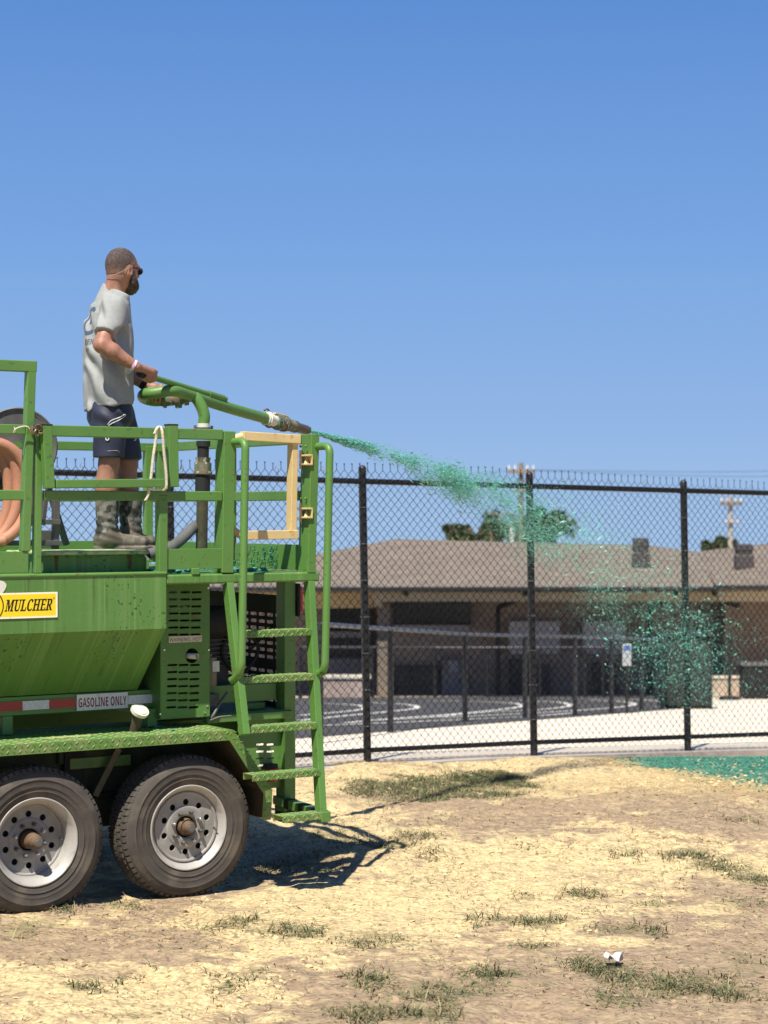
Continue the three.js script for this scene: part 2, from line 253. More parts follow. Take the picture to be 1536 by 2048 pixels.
const courtNear = (px) => 1483 - (px - 600) * (1483 - 1416) / 825, courtFar = (px) => 1398 - (px - 600) * 4 / 825;
sheet('asphalt_court', qs(0, 1, 10).map((t) => qs(150, 1425, 24).map((px) => G(px, lerp(courtNear(px), courtFar(px), Math.pow(t, .6))))), asphaltMat, .036, 'structure', .01);
{ // painted loops on the court
  const lines = [[[690, 1452], [760, 1445], [900, 1434], [1000, 1424], [1040, 1418], [1044, 1414], [1020, 1410], [950, 1407], [860, 1405]], [[600, 1447], [680, 1438], [780, 1428], [828, 1422], [834, 1418], [810, 1413], [740, 1409]], [[600, 1436], [690, 1428], [726, 1423], [730, 1419], [708, 1414], [650, 1411]], [[740, 1447], [860, 1440], [960, 1430], [1080, 1424], [1136, 1417], [1138, 1413], [1110, 1408], [1040, 1405]], [[880, 1441], [1050, 1432], [1180, 1424], [1258, 1416], [1266, 1411], [1240, 1407], [1180, 1404]], [[600, 1459], [720, 1454], [900, 1446], [1060, 1438], [1150, 1431]], [[1100, 1400], [1180, 1401], [1270, 1403], [1350, 1409]]];
  const gs = [];
  for (const l of lines) {
    const c = new THREE.CatmullRomCurve3(l.map(([x, y]) => { const p = G(x, y); p.y = 0; return p; })), pts = c.getSpacedPoints(60), p = [], idx = [];
    pts.forEach((q, i) => { const t = c.getTangentAt(clamp(i / 60)), n = V(-t.z, 0, t.x).multiplyScalar(.065); for (const s of [-1, 1]) { const r = q.clone().addScaledVector(n, s); p.push(r.x, gh(-r.z) + .041, r.z); } if (i) { const a = i * 2; idx.push(a - 2, a - 1, a + 1, a - 2, a + 1, a); } });
    const g = new THREE.BufferGeometry(); g.setAttribute('position', new THREE.Float32BufferAttribute(p, 3)); g.setIndex(idx); g.computeVertexNormals(); gs.push(g);
  }
  tag(obj('court_marking', gs, std({ map: noisy(256, 1, [.6, .57, .52], .5, 10, 221), roughness: .8 })), null, null, null, 'structure');
}

// ---------------------------------------------------------------- chain-link fences
function chainLink(place, s0, s1, y0, y1, wx, hy, r, twist) {   // place(s, y, off) -> point; one woven zigzag wire after another
  const n = Math.round((s1 - s0) / (wx / 2)), m = Math.round((y1 - y0) / (hy / 2)), pos = [], nor = [], idx = [];
  const K = 4, c = [[1, 0], [0, 1], [-1, 0], [0, -1]];
  const sx = place(s0 + 1, y0, 0).sub(place(s0, y0, 0)).normalize(), so = place(s0, y0, 1).sub(place(s0, y0, 0)).normalize();
  const strand = (pts) => { pts.forEach((q, j) => { for (const [a, b] of c) { pos.push(q.x + (sx.x * a + so.x * b) * r, q.y + sx.y * a * r, q.z + (sx.z * a + so.z * b) * r); nor.push(sx.x * a + so.x * b, sx.y * a, sx.z * a + so.z * b); } if (j) { const o = pos.length / 3 - K * 2; for (let k = 0; k < K; k++) { const e = (k + 1) % K; idx.push(o + k, o + e, o + K + e, o + k, o + K + e, o + K + k); } } }); };
  for (let i = 0; i < n; i++) {
    const pts = []; for (let j = 0; j <= m; j++) { const k = (i + j) % 2 === 0 ? i : i + 1; pts.push(place(s0 + k * wx / 2 + (rnd() - .5) * .002, y0 + j * hy / 2, ((i + j) % 2 ? .6 : -.6) * r + (j % 2 ? .5 : -.5) * r)); }
    strand(pts);
    if (twist && (i + m) % 2 === 0) { const s = s0 + i * wx / 2, t = y0 + m * hy / 2; const h = R(.036, .05), w = R(.004, .009); strand([place(s, t, 0), place(s, t + h, 0)]); strand([place(s, t + h, 0), place(s - w, t + h + R(.012, .02), 0)]); strand([place(s, t + h, 0), place(s + w, t + h + R(.012, .02), 0)]); }
  }
  const g = new THREE.BufferGeometry(); g.setAttribute('position', new THREE.Float32BufferAttribute(pos, 3)); g.setAttribute('normal', new THREE.Float32BufferAttribute(nor, 3)); g.setIndex(idx); return g;
}
const FLEAN = -.021;                                             // the posts stand square to the slope along the fence
const tall = (s, y, off = 0) => { const p = fp(s, -off); p.addScaledVector(FD, FLEAN * y); p.y = gh(-p.z) * .8 + y + .02; return p; };
{
  const f = thing('chain_link_fence', fp(0, 0), 'tall black chain link fence running behind the green trailer across the whole picture', 'fence');
  const inv = (p) => p.sub(f.position);
  const loc = (s, y, off = 0) => inv(tall(s, y, off));
  const S = [-5.25, -3.5, -1.75, 0, 1.69, 3.42, 5.17, 6.9];
  for (const s of S) { obj('post', [rod(loc(s, -.05), loc(s, 2.415), .032, .032, 14), new THREE.SphereGeometry(.0335, 14, 8).translate(...loc(s, 2.415).toArray())], M.blackFence, f); }
  obj('top_rail', rod(loc(-5.3, 2.4), loc(7, 2.4), .024, .024, 12), M.blackFence, f);
  for (let i = 0; i < S.length - 1; i++) obj('bottom_rail', rod(loc(S[i], .1), loc(S[i + 1], .1), .021, .021, 10), M.blackFence, f);
  const mesh = obj('chain_link_mesh', chainLink((s, y, off) => loc(s, y, off + .036), -5.3, 7, .045, 2.395, .0735, .08, .003, true), M.wire, f);
  mesh.userData.kind = 'stuff';
  const ties = []; for (const s of S) for (let y = .3; y < 2.3; y += .3) ties.push(new THREE.TorusGeometry(.036, .0025, 4, 12).rotateX(Math.PI / 2).translate(...loc(s, y).toArray()));
  for (let s = -5; s < 7; s += .42) ties.push(new THREE.TorusGeometry(.028, .0025, 4, 12).rotateY(Math.PI / 2 + .554).translate(...loc(s, 2.4).toArray()));
  obj('wire_tie', ties, std({ color: lin(.25, .25, .25), roughness: .4, metalness: .6 }), f).userData.kind = 'stuff';
}
{
  const runs = [['low black chain link fence along the near side of the asphalt court', [[640, 1492], [781, 1470], [930, 1447], [1050, 1440], [1150, 1436], [1223, 1431], [1283, 1426], [1326, 1422], [1362, 1419]], 1.2],
    ['low black chain link fence along the far side of the asphalt court', [[600, 1400], [745, 1399], [870, 1398], [975, 1398], [1080, 1398], [1170, 1399], [1206, 1399], [1256, 1400], [1312, 1401], [1420, 1403]], 1.15]];
  for (const [lab, px, H] of runs) {
    const P = px.map(([x, y]) => G(x, y)), f = thing('low_fence', P[1], lab, 'fence');
    P.forEach((p) => obj('post', rod(p.clone().sub(f.position), p.clone().sub(f.position).setY(p.y - f.position.y + H), .035, .035, 10), M.blackFence, f));
    for (let i = 0; i < P.length - 1; i++) {
      const a = P[i].clone().sub(f.position), b = P[i + 1].clone().sub(f.position), up = V(0, 1, 0), far = H < 1.2;
      obj('rail', rod(a.clone().addScaledVector(up, H), b.clone().addScaledVector(up, H), .025, .025, 8), M.wire, f);
      const len = a.distanceTo(b), e = b.clone().sub(a).normalize(), k = far ? 2 : 1;
      obj('mesh_panel', chainLink((s, y, off) => a.clone().addScaledVector(e, s).addScaledVector(up, y), 0, len, .05, H, .1 * k, .11 * k, .003 * (far ? 1.6 : 1.1), false), M.wire, f).userData.kind = 'stuff';
    }
  }
}

// ---------------------------------------------------------------- school building and what stands round it
const bxp = (px0, px1, py0, py1, D0, D1) => { const a = at(px0, py0, D0), b = at(px1, py1, D0); return box(a.x, b.x, b.y, a.y, -D1, -D0, .01); };
{
  const brick = std({ map: noisy(512, 1.6, [.29, .235, .2], .35, 10, 231, (u, v, c) => { const row = Math.floor(v * 20), jx = (u * 8 + (row % 2) * .5) % 1, jy = (v * 20) % 1, m = jx < .05 || jy < .13 ? 1.25 : .85 + .3 * hash2(Math.floor(u * 8 + (row % 2) * .5), row, 5); return c.map((q) => q * m); }), roughness: .9 });
  const tan = std({ map: noisy(256, 2, [.5, .38, .22], .2, 6, 241), roughness: .8 }), glass = std({ color: lin(.008, .009, .011), roughness: .15 });
  const grey = std({ map: noisy(256, 2, [.27, .26, .27], .25, 6, 243), roughness: .7 }), dkGrey = std({ map: noisy(256, 2, [.055, .052, .052], .4, 6, 245), roughness: .6 });
  const shingle = std({ map: noisy(1024, 6, [.175, .14, .108], .55, 48, 251, (u, v, c) => { const row = Math.floor(v * 40), k = .82 + .36 * hash2(Math.floor(u * 24 + (row % 2) * .5 + hash2(row, 3, 3)), row, 9); return c.map((q) => q * k * ((v * 40) % 1 < .14 ? .8 : 1)); }), roughness: .95 });
  const pale = std({ map: noisy(256, 2, [.5, .42, .38], .2, 6, 253), roughness: .85 });
  const b = thing('school_building', at(900, 1393, 48.5), 'low brown brick school building with a grey shingle hip roof and tan eaves', 'building');
  const P = b.position, mv = (g) => g.translate(-P.x, -P.y, -P.z);
  // walls
  obj('wall', [bxp(415, 786, 1190, 1400, 50.5, 50.8), bxp(786, 906, 1255, 1400, 48.5, 48.8), bxp(906, 1460, 1190, 1400, 48.5, 48.8), bxp(786, 906, 1180, 1203, 48.5, 48.8)].map(mv), brick, b);
  obj('wing_wall', mv(bxp(1448, 1900, 1185, 1400, 47.6, 47.9)), std({ map: noisy(256, 1.6, [.28, .21, .165], .35, 10, 261), roughness: .9 }), b);
  // windows with frames
  const win = (x0, x1, y0, y1, D, n, m = glass) => { const w = obj('window', mv(bxp(x0, x1, y0, y1, D, D + .06)), m, b); const fr = [bxp(x0 - 2, x1 + 2, y0 - 3, y0, D - .06, D + .02), bxp(x0 - 2, x1 + 2, y1, y1 + 3, D - .06, D + .02)]; for (let i = 0; i <= n; i++) { const x = lerp(x0, x1, i / n); fr.push(bxp(x - 1.2, x + 1.2, y0 - 2, y1 + 2, D - .05, D + .02)); } obj('frame', fr.map(mv), dkGrey, w); return w; };
  win(655, 742, 1217, 1262, 50.2, 4); win(655, 742, 1277, 1316, 50.2, 4, dkGrey); win(786, 906, 1203, 1250, 48.2, 5); win(906, 940, 1206, 1258, 48.3, 1);
  obj('sill', mv(bxp(784, 940, 1250, 1262, 48.0, 48.45)), grey, b);
  obj('panel', mv(bxp(640, 742, 1263, 1275, 49.9, 50.3)), grey, b); obj('panel', mv(bxp(640, 742, 1317, 1350, 49.9, 50.3)), grey, b);
  for (const [x0, x1] of [[1018, 1120], [1166, 1252]]) obj('panel', mv(bxp(x0, x1, 1242, 1308, 48.2, 48.45)), std({ map: noisy(256, 2, [.45, .43, .44], .15, 6, 263), roughness: .6 }), b);
  for (const [x0, x1, y0, m] of [[760, 820, 1332, dkGrey], [825, 878, 1332, dkGrey], [884, 924, 1318, grey], [1020, 1058, 1320, dkGrey], [1072, 1100, 1330, dkGrey], [1186, 1230, 1326, dkGrey]]) { const d = obj('door', mv(bxp(x0, x1, y0, 1396, 48.25, 48.45)), m, b); obj('handle', mv(bxp(x1 - 6, x1 - 3, 1358, 1366, 48.15, 48.25)), M.steel, d); }
  for (const [x0, x1] of [[755, 780], [415, 436]]) obj('column', mv(bxp(x0, x1, 1186, 1400, 45.6, 46.0)), std({ map: noisy(256, 1.6, [.2, .16, .12], .35, 10, 265), roughness: .9 }), b);
  obj('base_course', mv(bxp(780, 1440, 1391, 1397, 48.1, 48.4)), pale, b);
  // eaves, roof
  obj('fascia', [bxp(745, 1442, 1183, 1203, 45.25, 45.45), bxp(420, 745, 1186, 1216, 46.2, 46.4), bxp(748, 764, 1203, 1214, 45.3, 45.45)].map(mv), tan, b);
  obj('wing_fascia', mv(bxp(1438, 1900, 1180, 1203, 44.6, 44.8)), tan, b);
  obj('gutter', mv(bxp(415, 1445, 1174, 1181, 44.95, 45.2)), M.blackFence, b); obj('gutter', mv(bxp(1430, 1900, 1171, 1179, 44.3, 44.55)), M.blackFence, b);
  obj('soffit', [bxp(420, 1450, 1184, 1187, 45.5, 50.4)].map(mv), tan, b);
  const rv = [at(412, 1177, 45), at(1448, 1177, 45), at(1404, 1105, 52), at(1300, 1091, 55), at(790, 1078, 55), at(412, 1150, 64), at(1448, 1160, 64), at(412, 1186, 45.3), at(1448, 1186, 45.3)].map((p) => p.sub(P));
  obj('roof', solid(rv, [[0, 1, 2, 3, 4], [0, 4, 5], [4, 3, 6, 5], [3, 2, 6], [1, 6, 2], [0, 7, 8, 1], [7, 5, 6, 8]]), shingle, b);
  const wv = [at(1434, 1175, 44.3), at(1920, 1165, 44.3), at(1920, 1062, 51), at(1640, 1075, 52), at(1396, 1103, 53.2), at(1920, 1150, 62), at(1396, 1150, 62), at(1434, 1184, 44.6), at(1920, 1176, 44.6)].map((p) => p.sub(P));
  obj('wing_roof', solid(wv, [[0, 1, 2, 3, 4], [4, 3, 6], [3, 2, 5, 6], [0, 7, 8, 1], [7, 6, 5, 8], [0, 4, 6, 7]]), shingle, b);
  // downspouts with swan necks
  for (const [x0, x1, dir] of [[812, 770, 0], [1052, 996, 1], [1352, 1300, 1], [1428, 1482, 1]]) { const D = 45.2; const pts = [at(x0, 1180, D), at(x0, 1188, D), at((x0 + x1) / 2, 1204, 46.6), at(x1, 1214, 48), at(x1, 1232, 48.1), ...(dir ? [at(x1, 1392, 48.1)] : [])].map((p) => p.sub(P)); obj('downspout', bentTube(pts, .06, .12, 8), M.blackFence, b); }
  // roof vents
  for (const [x0, x1, y0, y1, D] of [[1267, 1296, 1076, 1106, 48.9], [1472, 1503, 1088, 1110, 47.4]]) {
    const w = (x1 - x0) / FPX * D, c = at((x0 + x1) / 2, y1, D).sub(P), h = (y1 - y0) / FPX * D;
    const v = obj('roof_vent', [box(c.x - w * .58, c.x + w * .58, c.y - h * 1.3, c.y, c.z - w * .5, c.z + w * .5, .03)], std({ color: lin(.075, .062, .06), roughness: .7 }), b);
    obj('cap', [box(c.x - w * .5, c.x + w * .5, c.y + .02, c.y + h, c.z - w * .55, c.z + w * .55, .03), box(c.x - w * .56, c.x + w * .56, c.y + h * .45, c.y + h * .55, c.z - w * .6, c.z + w * .6, .02)], std({ color: lin(.06, .05, .05), roughness: .7 }), v);
  }
}
{ // small things at the foot of the building
  const stand = (x, y, D) => { const p = at(x, y, D); p.y = gh(D) + .03; return p; };
  let o = thing('garden_wall', stand(688, 1395, 44), 'low pale pink block wall left of the court at the foot of the building', 'wall');
  obj('wall_face', box(-.7, .55, 0, .42, -.3, 0, .02), std({ map: noisy(256, 1, [.42, .33, .29], .3, 8, 271), roughness: .9 }), o); obj('coping', box(-.75, .6, .42, .5, -.34, .04, .02), std({ color: lin(.6, .55, .45), roughness: .9 }), o);
  o = thing('low_wall', stand(1455, 1373, 44.5), 'short beige low wall behind the bare sign post at the right', 'wall');
  obj('wall_face', box(-.34, .3, 0, .42, -.3, 0, .02), std({ map: noisy(256, 1, [.43, .33, .25], .3, 8, 273), roughness: .9 }), o); obj('coping', box(-.37, .33, .42, .47, -.33, .03, .02), std({ color: lin(.5, .42, .33), roughness: .9 }), o);
  o = thing('utility_cabinet', stand(1380, 1418, 34), 'large near-black cabinet at the end of the low court fence', 'cabinet');
  obj('body', box(-.45, .38, 0, 1.22, -.7, 0, .02), std({ map: noisy(256, 1, [.014, .017, .015], .6, 8, 275), roughness: .6 }), o); obj('door', [box(-.42, -.04, .06, 1.14, .004, .03, .01), box(-.01, .35, .06, 1.14, .004, .03, .01)], std({ color: lin(.016, .019, .017), roughness: .6 }), o); obj('lid', box(-.48, .41, 1.22, 1.27, -.73, .04, .015), M.black, o);
  o = thing('dark_bin', stand(1512, 1388, 43), 'dark bin by the brown wall at the far right edge', 'bin');
  obj('body', box(-.28, .6, 0, .7, -.5, 0, .03), M.black, o); obj('lid', box(-.31, .63, .7, .77, -.53, .03, .02), M.steel, o);
  o = thing('base_post', stand(1459, 1376, 42), 'thin black post on a round foot in front of the beige low wall', 'post');
  obj('pole', rod(V(0, .05, 0), V(0, 1.35, 0), .035), M.black, o); obj('foot', new THREE.CylinderGeometry(.2, .24, .07, 20).translate(0, .035, 0), M.black, o);
  const signFace = (kind) => canvasTex(128, 192, (c, w, h) => { c.fillStyle = '#a9adad'; c.fillRect(0, 0, w, h); if (kind) { c.fillStyle = '#4a5f9e'; c.fillRect(8, 8, w - 16, 50); c.fillStyle = '#8a8f98'; for (let y = 74; y < 180; y += 18) c.fillRect(14, y, 60 + (y * 7 % 38), 9); } else { c.strokeStyle = '#8e9698'; c.lineWidth = 9; c.beginPath(); c.arc(64, 62, 30, 0, 7); c.stroke(); c.fillStyle = '#8e9698'; c.fillRect(22, 112, 84, 12); c.fillRect(30, 140, 68, 12); } });
  for (const [x, y0, y1, w, D, k, lab] of [[907, 1323, 1343, 17, 48.1, 0, 'small white sign on the brown wall left of the middle fence post'], [1254, 1288, 1332, 17, 31, 1, 'white and blue notice sign hung on the low court fence']]) {
    const c = at(x, (y0 + y1) / 2, D), s = thing('notice_sign', c, lab, 'sign'); const W = w / FPX * D, H = (y1 - y0) / FPX * D;
    obj('board', box(-W / 2, W / 2, -H / 2, H / 2, -.02, 0, .004), M.white, s);
    const f = new THREE.Mesh(new THREE.PlaneGeometry(W * .94, H * .94).translate(0, 0, .004), std({ map: signFace(k), roughness: .6 })); f.name = 'sign_face'; s.add(f);
    if (k) obj('pole', rod(V(0, -H / 2 - .75, -.03), V(0, H / 2, -.03), .02), M.black, s);
  }
  // utility poles and their lines
  const woodP = std({ map: noisy(256, 2, [.23, .18, .14], .4, 8, 281), roughness: .9 }), paleP = std({ map: noisy(256, 2, [.45, .4, .36], .4, 8, 283), roughness: .9 });
  const poles = [[1042, 926, 76, woodP, 54, 943, 'weathered brown utility pole with a crossarm rising above the school roof ridge', [[1018, 983]]], [1461, 992, 84, paleP, 44, 1007, 'pale utility pole with a crossarm at the right above the roof valley', [[1478, 1034]]]];
  poles.forEach(([x, y, D, m, w, ya, lab]) => {
    const top = at(x, y, D), y0 = gh(D) - 1, o = thing('utility_pole', V(top.x, y0, top.z), lab, 'utility pole'), H = top.y - y0, W = w / FPX * D / 2, A = at(x, ya, D).y - y0, s2 = W * .55, A2 = A - .75;
    obj('pole', rod(V(0, 0, 0), V(0, H, 0), .13, .09, 10), m, o);
    obj('crossarm', box(-W, W, A - .07, A + .07, .1, .24, .01), woodP, o); obj('crossarm', box(-s2 * 1.1, s2 * 1.3, A2 - .05, A2 + .05, .1, .22, .01), m, o);
    for (const u of [-.9, -.45, .45, .9]) obj('insulator', new THREE.CylinderGeometry(.03, .045, .14, 8).translate(u * W, A + .17, .17), M.white, o);
    if (D < 80) for (const u of [-.36, .3]) obj('transformer', new THREE.CylinderGeometry(.1, .1, 2.4, 10).translate(u, A2 - 2.4, .3), std({ color: lin(.55, .55, .54), roughness: .5 }), o);
  });
  const wires = []; for (let k = 0; k < 2; k++) { const a = at(1030 + k * 20, 940, 76), b = at(2200, 905 - k * 26, 66), c = at(-400, 985 + k * 4, 110); wires.push(tube([a, a.clone().lerp(b, .5).add(V(0, -.5, 0)), b], .007, 24, 4)); if (k < 1) wires.push(tube([a, a.clone().lerp(c, .5).add(V(0, -1, 0)), c], .006, 24, 4)); }
  tag(obj('power_line', wires, M.black), 'thin dark power lines strung from the utility poles across the sky', 'power line');
  // trees behind the roof
  const leafM = std({ map: noisy(256, .5, [.1, .135, .06], .7, 8, 291), roughness: .8, side: THREE.DoubleSide });
  const treeDefs = [[917, 1064, 70, 34, 92, 'small dark tree showing above the roof ridge left of the brown utility pole'], [1050, 1040, 190, 64, 88, 'widest dark green tree behind the roof beside the brown utility pole'], [1440, 1090, 66, 30, 90, 'small dark tree just left of the pale utility pole'], [980, 1062, 60, 30, 86, 'small round tree between the ridge and the brown utility pole']];
  treeDefs.forEach(([x, y, w, h, D, lab], ti) => {
    const c = at(x, y, D), y0 = gh(D) - .3, t = thing('tree', V(c.x, y0, c.z), lab, 'tree'), cy = c.y - y0, rx = w / 2 / FPX * D, ry = h / 2 / FPX * D;
    const tr = [tube([V(0, 0, 0), V(.1, cy * .5, 0), V(0, cy, .1)], .22, 10, 8)]; for (let k = 0; k < 6; k++) { const a = k * 1.05; tr.push(tube([V(0, cy * (.45 + .06 * k), 0), V(Math.cos(a) * rx * .4, cy - ry * .1, Math.sin(a) * rx * .4), V(Math.cos(a) * rx * .8, cy + ry * R(-.2, .6), Math.sin(a) * rx * .8)], .06, 8, 5)); }
    obj('trunk', tr, woodP, t);
    const cl = []; for (let k = 0; k < 26; k++) { const a = R(0, 6.3), q = Math.sqrt(rnd()); cl.push([Math.cos(a) * q * rx, cy + R(-1.3, .85) * ry * Math.sqrt(1 - q * q * .7) - (q * q) * ry * .3, Math.sin(a) * q * rx * .8, R(.16, .34) * Math.min(rx, ry * 2.2)]); }
    const pos = [], nor = []; for (const [X, Y, Z, r] of cl) for (let k = 0; k < 130; k++) { const n = V(R(-1, 1), R(-1, 1), R(-1, 1)).normalize(), p = V(X, Y, Z).addScaledVector(n, r * Math.cbrt(rnd())), u = V(R(-1, 1), R(-1, 1), R(-1, 1)).normalize(), v = u.clone().cross(n).normalize(), s = R(.08, .17); for (const [a, bq] of [[-1, 0], [0, -.5], [1, 0], [-1, 0], [1, 0], [0, .5]]) { const q = p.clone().addScaledVector(u, a * s).addScaledVector(v, bq * s); pos.push(q.x, q.y, q.z); const m = n.clone().lerp(u.clone().cross(v), .5); nor.push(m.x, m.y, m.z); } }
    const g = new THREE.BufferGeometry(); g.setAttribute('position', new THREE.Float32BufferAttribute(pos, 3)); g.setAttribute('normal', new THREE.Float32BufferAttribute(nor, 3)); obj('crown', g, leafM, t);
  });
}

// ---------------------------------------------------------------- the hydroseeding trailer
const font = await new FontLoader().loadAsync('fonts/droid/droid_sans_bold.typeface.json');
const T = thing('seeding_trailer', TO, 'green twin axle hydroseeding trailer with railed platform, tank and rear ladder', 'trailer', null, TA);
const HOLD = {};
const ZF = -1.95;                                             // far side of the trailer
const part = (name, g, m, p = T) => obj(name, g, m, p);
{
  // tank: straight upper sides, hopper below
  const X0 = -2.7, X1 = -.098;
  const prof = [[0, 1.742], [-.012, 1.757], [ZF + .012, 1.757], [ZF, 1.742], [ZF, 1.457], [ZF + .35, 1.105], [-.35, 1.105], [0, 1.457]];
  const g = polyPrism(prof.map(([z, y]) => [-z, y]), 0, X1 - X0); g.rotateY(Math.PI / 2); g.translate(X0, 0, 0);   // section in -z/y, run along x
  const tank = part('tank', g, M.tank);
  part('rim_lip', [rod(V(X0, 1.752, -.004), V(X1, 1.752, -.004), .011, .011, 10)], M.green, tank);
  // chassis with its reflective strip
  part('chassis', [box(X0, .79, 1.0, 1.1, -.44, -.36), box(X0, .79, 1.0, 1.1, ZF + .36, ZF + .44), box(X0, .8, .78, .9, -.62, -.52), box(X0, .8, .78, .9, ZF + .5, ZF + .6), box(-1.0, -.93, .88, 1.0, -.42, -.36), box(-.88, -.82, .9, 1.0, -.42, -.36), box(-.06, 0, .9, 1.0, -.42, -.3), box(X0, -.05, .99, 1.1, ZF + .45, -.44, .002)].map((x) => x), M.green);
  const strip = part('reflective_strip', box(-1.3, -.03, 1.022, 1.078, -.36, -.354, .001), M.green);
  const zt = -.3535;
  const segs = [[-40, 45, 'r'], [45, 98, 'w'], [98, 152, 'r'], [256, 305, 'w']];
  const tapeW = std({ map: noisy(128, .1, [.55, .56, .56], .5, 14, 301), roughness: .3, metalness: .1 }), tapeR = std({ map: noisy(128, .1, [.34, .02, .018], .4, 14, 303), roughness: .3 });
  for (const [a, b, c] of segs) { const x0 = L(a, 1410, zt).x, x1 = L(b, 1410, zt).x; part('reflector', box(x0, x1, 1.026, 1.074, zt, zt + .002, .0006), c === 'r' ? tapeR : tapeW, strip); }
  const decal = (name, px0, px1, py0, py1, z, draw, w = 512) => {
    const a = L(px0, py0, z), b = L(px1, py1, z), W = b.x - a.x, H = a.y - b.y;
    const gb = new THREE.BoxGeometry(W, H, .002); gb.translate(0, 0, -.001); const base = new THREE.Mesh(gb, M.white); base.name = name; base.position.set((a.x + b.x) / 2, (a.y + b.y) / 2, z + .003); T.add(base); base.castShadow = true;
    const f = new THREE.Mesh(new THREE.PlaneGeometry(W, H).translate(0, 0, .0012), std({ map: canvasTex(w, Math.round(w * H / W), draw), roughness: .4 })); f.name = 'print'; base.add(f); return base;
  };
  const dirt = (c, w, h, n) => { for (let k = 0; k < n; k++) { c.fillStyle = 'rgba(70,60,40,' + R(.04, .16) + ')'; c.beginPath(); c.ellipse(R(0, w), R(0, h), R(1, 12), R(1, 20), 0, 0, 7); c.fill(); } };
  decal('warning_label', 153, 255, 1389.5, 1415.5, zt + .002, (c, w, h) => { c.fillStyle = '#d8d6d0'; c.fillRect(0, 0, w, h); c.fillStyle = '#86121c'; c.font = 'bold ' + h * .8 + 'px sans-serif'; c.textBaseline = 'middle'; c.textAlign = 'center'; c.save(); c.translate(w / 2, h * .53); c.scale(w * .95 / c.measureText('GASOLINE ONLY').width, 1); c.fillText('GASOLINE ONLY', 0, 0); c.restore(); dirt(c, w, h, 30); });
  decal('maker_plate', -95, 114.5, 1188.5, 1234.5, .001, (c, w, h) => {
    c.fillStyle = '#f3ead0'; c.fillRect(0, 0, w, h); const m = h * .07; c.fillStyle = '#f2d21c'; c.fillRect(0, m, w - m, h - 2 * m);
    c.strokeStyle = '#1d1708'; c.lineWidth = h * .05; c.beginPath(); c.arc(w * .33, h * .5, h * .62, 0, 7); c.stroke();
    c.fillStyle = '#17130a'; c.font = 'bold ' + h * .62 + 'px serif'; c.textBaseline = 'middle'; c.textAlign = 'left'; c.save(); c.translate(w * .495, h * .5); c.transform(w * .455 / c.measureText('MULCHER').width, 0, -.22, 1, 0, 0); c.fillText('MULCHER', 0, 0); c.strokeStyle = '#17130a'; c.lineWidth = h * .02; c.strokeText('MULCHER', 0, 0); c.restore();
    c.font = h * .13 + 'px sans-serif'; c.fillText('®', w * .952, h * .25); dirt(c, w, h, 14);
  }, 1024);
  { const a = L(-2, 1178, .004), s = new THREE.Shape(); s.moveTo(-.08, -.035); s.lineTo(.0, -.04); s.quadraticCurveTo(.045, .0, .04, .022); s.quadraticCurveTo(.03, .045, -.01, .044); s.lineTo(-.08, .04); const gg = new THREE.ExtrudeGeometry(s, { depth: .002, bevelEnabled: false }); gg.translate(a.x, a.y, .001); part('sticker', gg, M.white); }
  // front splash plate, platform and rear kick plates
  const plate = (x0, x1, y0, y1, z0, z1) => box(x0, x1, y0, y1, z0, z1, .0025);
  part('platform', [plate(X1 + .004, .86, 1.732, 1.745, ZF, -.01), box(X1 + .002, .865, 1.69, 1.745, -.055, -.002, .012), box(X1 + .002, .865, 1.69, 1.745, ZF, ZF + .05, .012), box(.81, .866, 1.688, 1.743, ZF + .05, -.055, .008), box(.3, .34, 1.69, 1.732, ZF + .05, -.055)], M.tank);
  const kp = (n, g) => part(n, g, M.green);
  kp('kick_plate', plate(L(335, 1117, 0).x, .272, 1.772, 1.882, -.016, -.01));
  kp('kick_plate', plate(-1.7, L(58, 1120, 0).x, 1.768, 1.878, -.012, -.006));
  kp('kick_plate', plate(.822, .83, 1.75, 1.895, ZF + .03, -.1)); kp('kick_plate', plate(-1.7, .83, 1.76, 1.9, ZF + .02, ZF + .028));
  kp('bracket', [plate(.5, .62, 1.745, 1.85, -.72, -.712), plate(.5, .62, 1.842, 1.85, -.712, -.62)]);
  kp('clip', box(L(384, 1140, 0).x, L(399, 1140, 0).x, 1.742, 1.776, -.03, .004));
  // posts
  const post = (px0, px1, pyt, pyb, z, dx = 0, dep = .052) => { const a = L((px0 + px1) / 2, pyt, z), w = L(px1, pyb, z).x - L(px0, pyb, z).x - .003; const b = L((px0 + px1) / 2 + dx, pyb, z); return part('post', bar(V(b.x, b.y, z - dep / 2), V(a.x, a.y, z - dep / 2), w, dep, .005), M.green); };
  const pA = post(56, 74, 726, 1103, 0, -12, .05); const pB = post(72, 86, 861, 1147, 0, -2, .05); const pC = post(319, 337, 990, 1146, 0, -1, .05);
  const pD = post(448, 472, 862, 1146, 0, -4, .1);
  const pE = post(623, 640, 868, 1146, 0, -8, .11); pE.geometry.computeBoundingBox();
  for (const [x, y, dz] of [[622, 892, -.03], [622, 892, -.085], [621, 997, -.03], [621, 997, -.085]]) { const p = L(624, y, 0); part('rivet', new THREE.SphereGeometry(.008, 8, 6).translate(pE.geometry.boundingBox.min.x + .004, p.y, dz), M.green, pE); }
  const fpost = (x, z) => part('post', bar(V(x, 1.76, z), V(x, 2.5, z), .052, .052, .005), M.green);
  for (const x of [L(292, 1000, ZF).x, -1.2]) fpost(x, ZF + .026); fpost(.83, ZF + .026); fpost(.83, -.98);
  // rails
  const rail = (n, x0, x1, y0, y1, z) => part(n, bar(V(x0, (y0 + y1) / 2, z), V(x1, (y0 + y1) / 2, z), .05, y1 - y0, .005, V(0, 1, 0)), M.green);
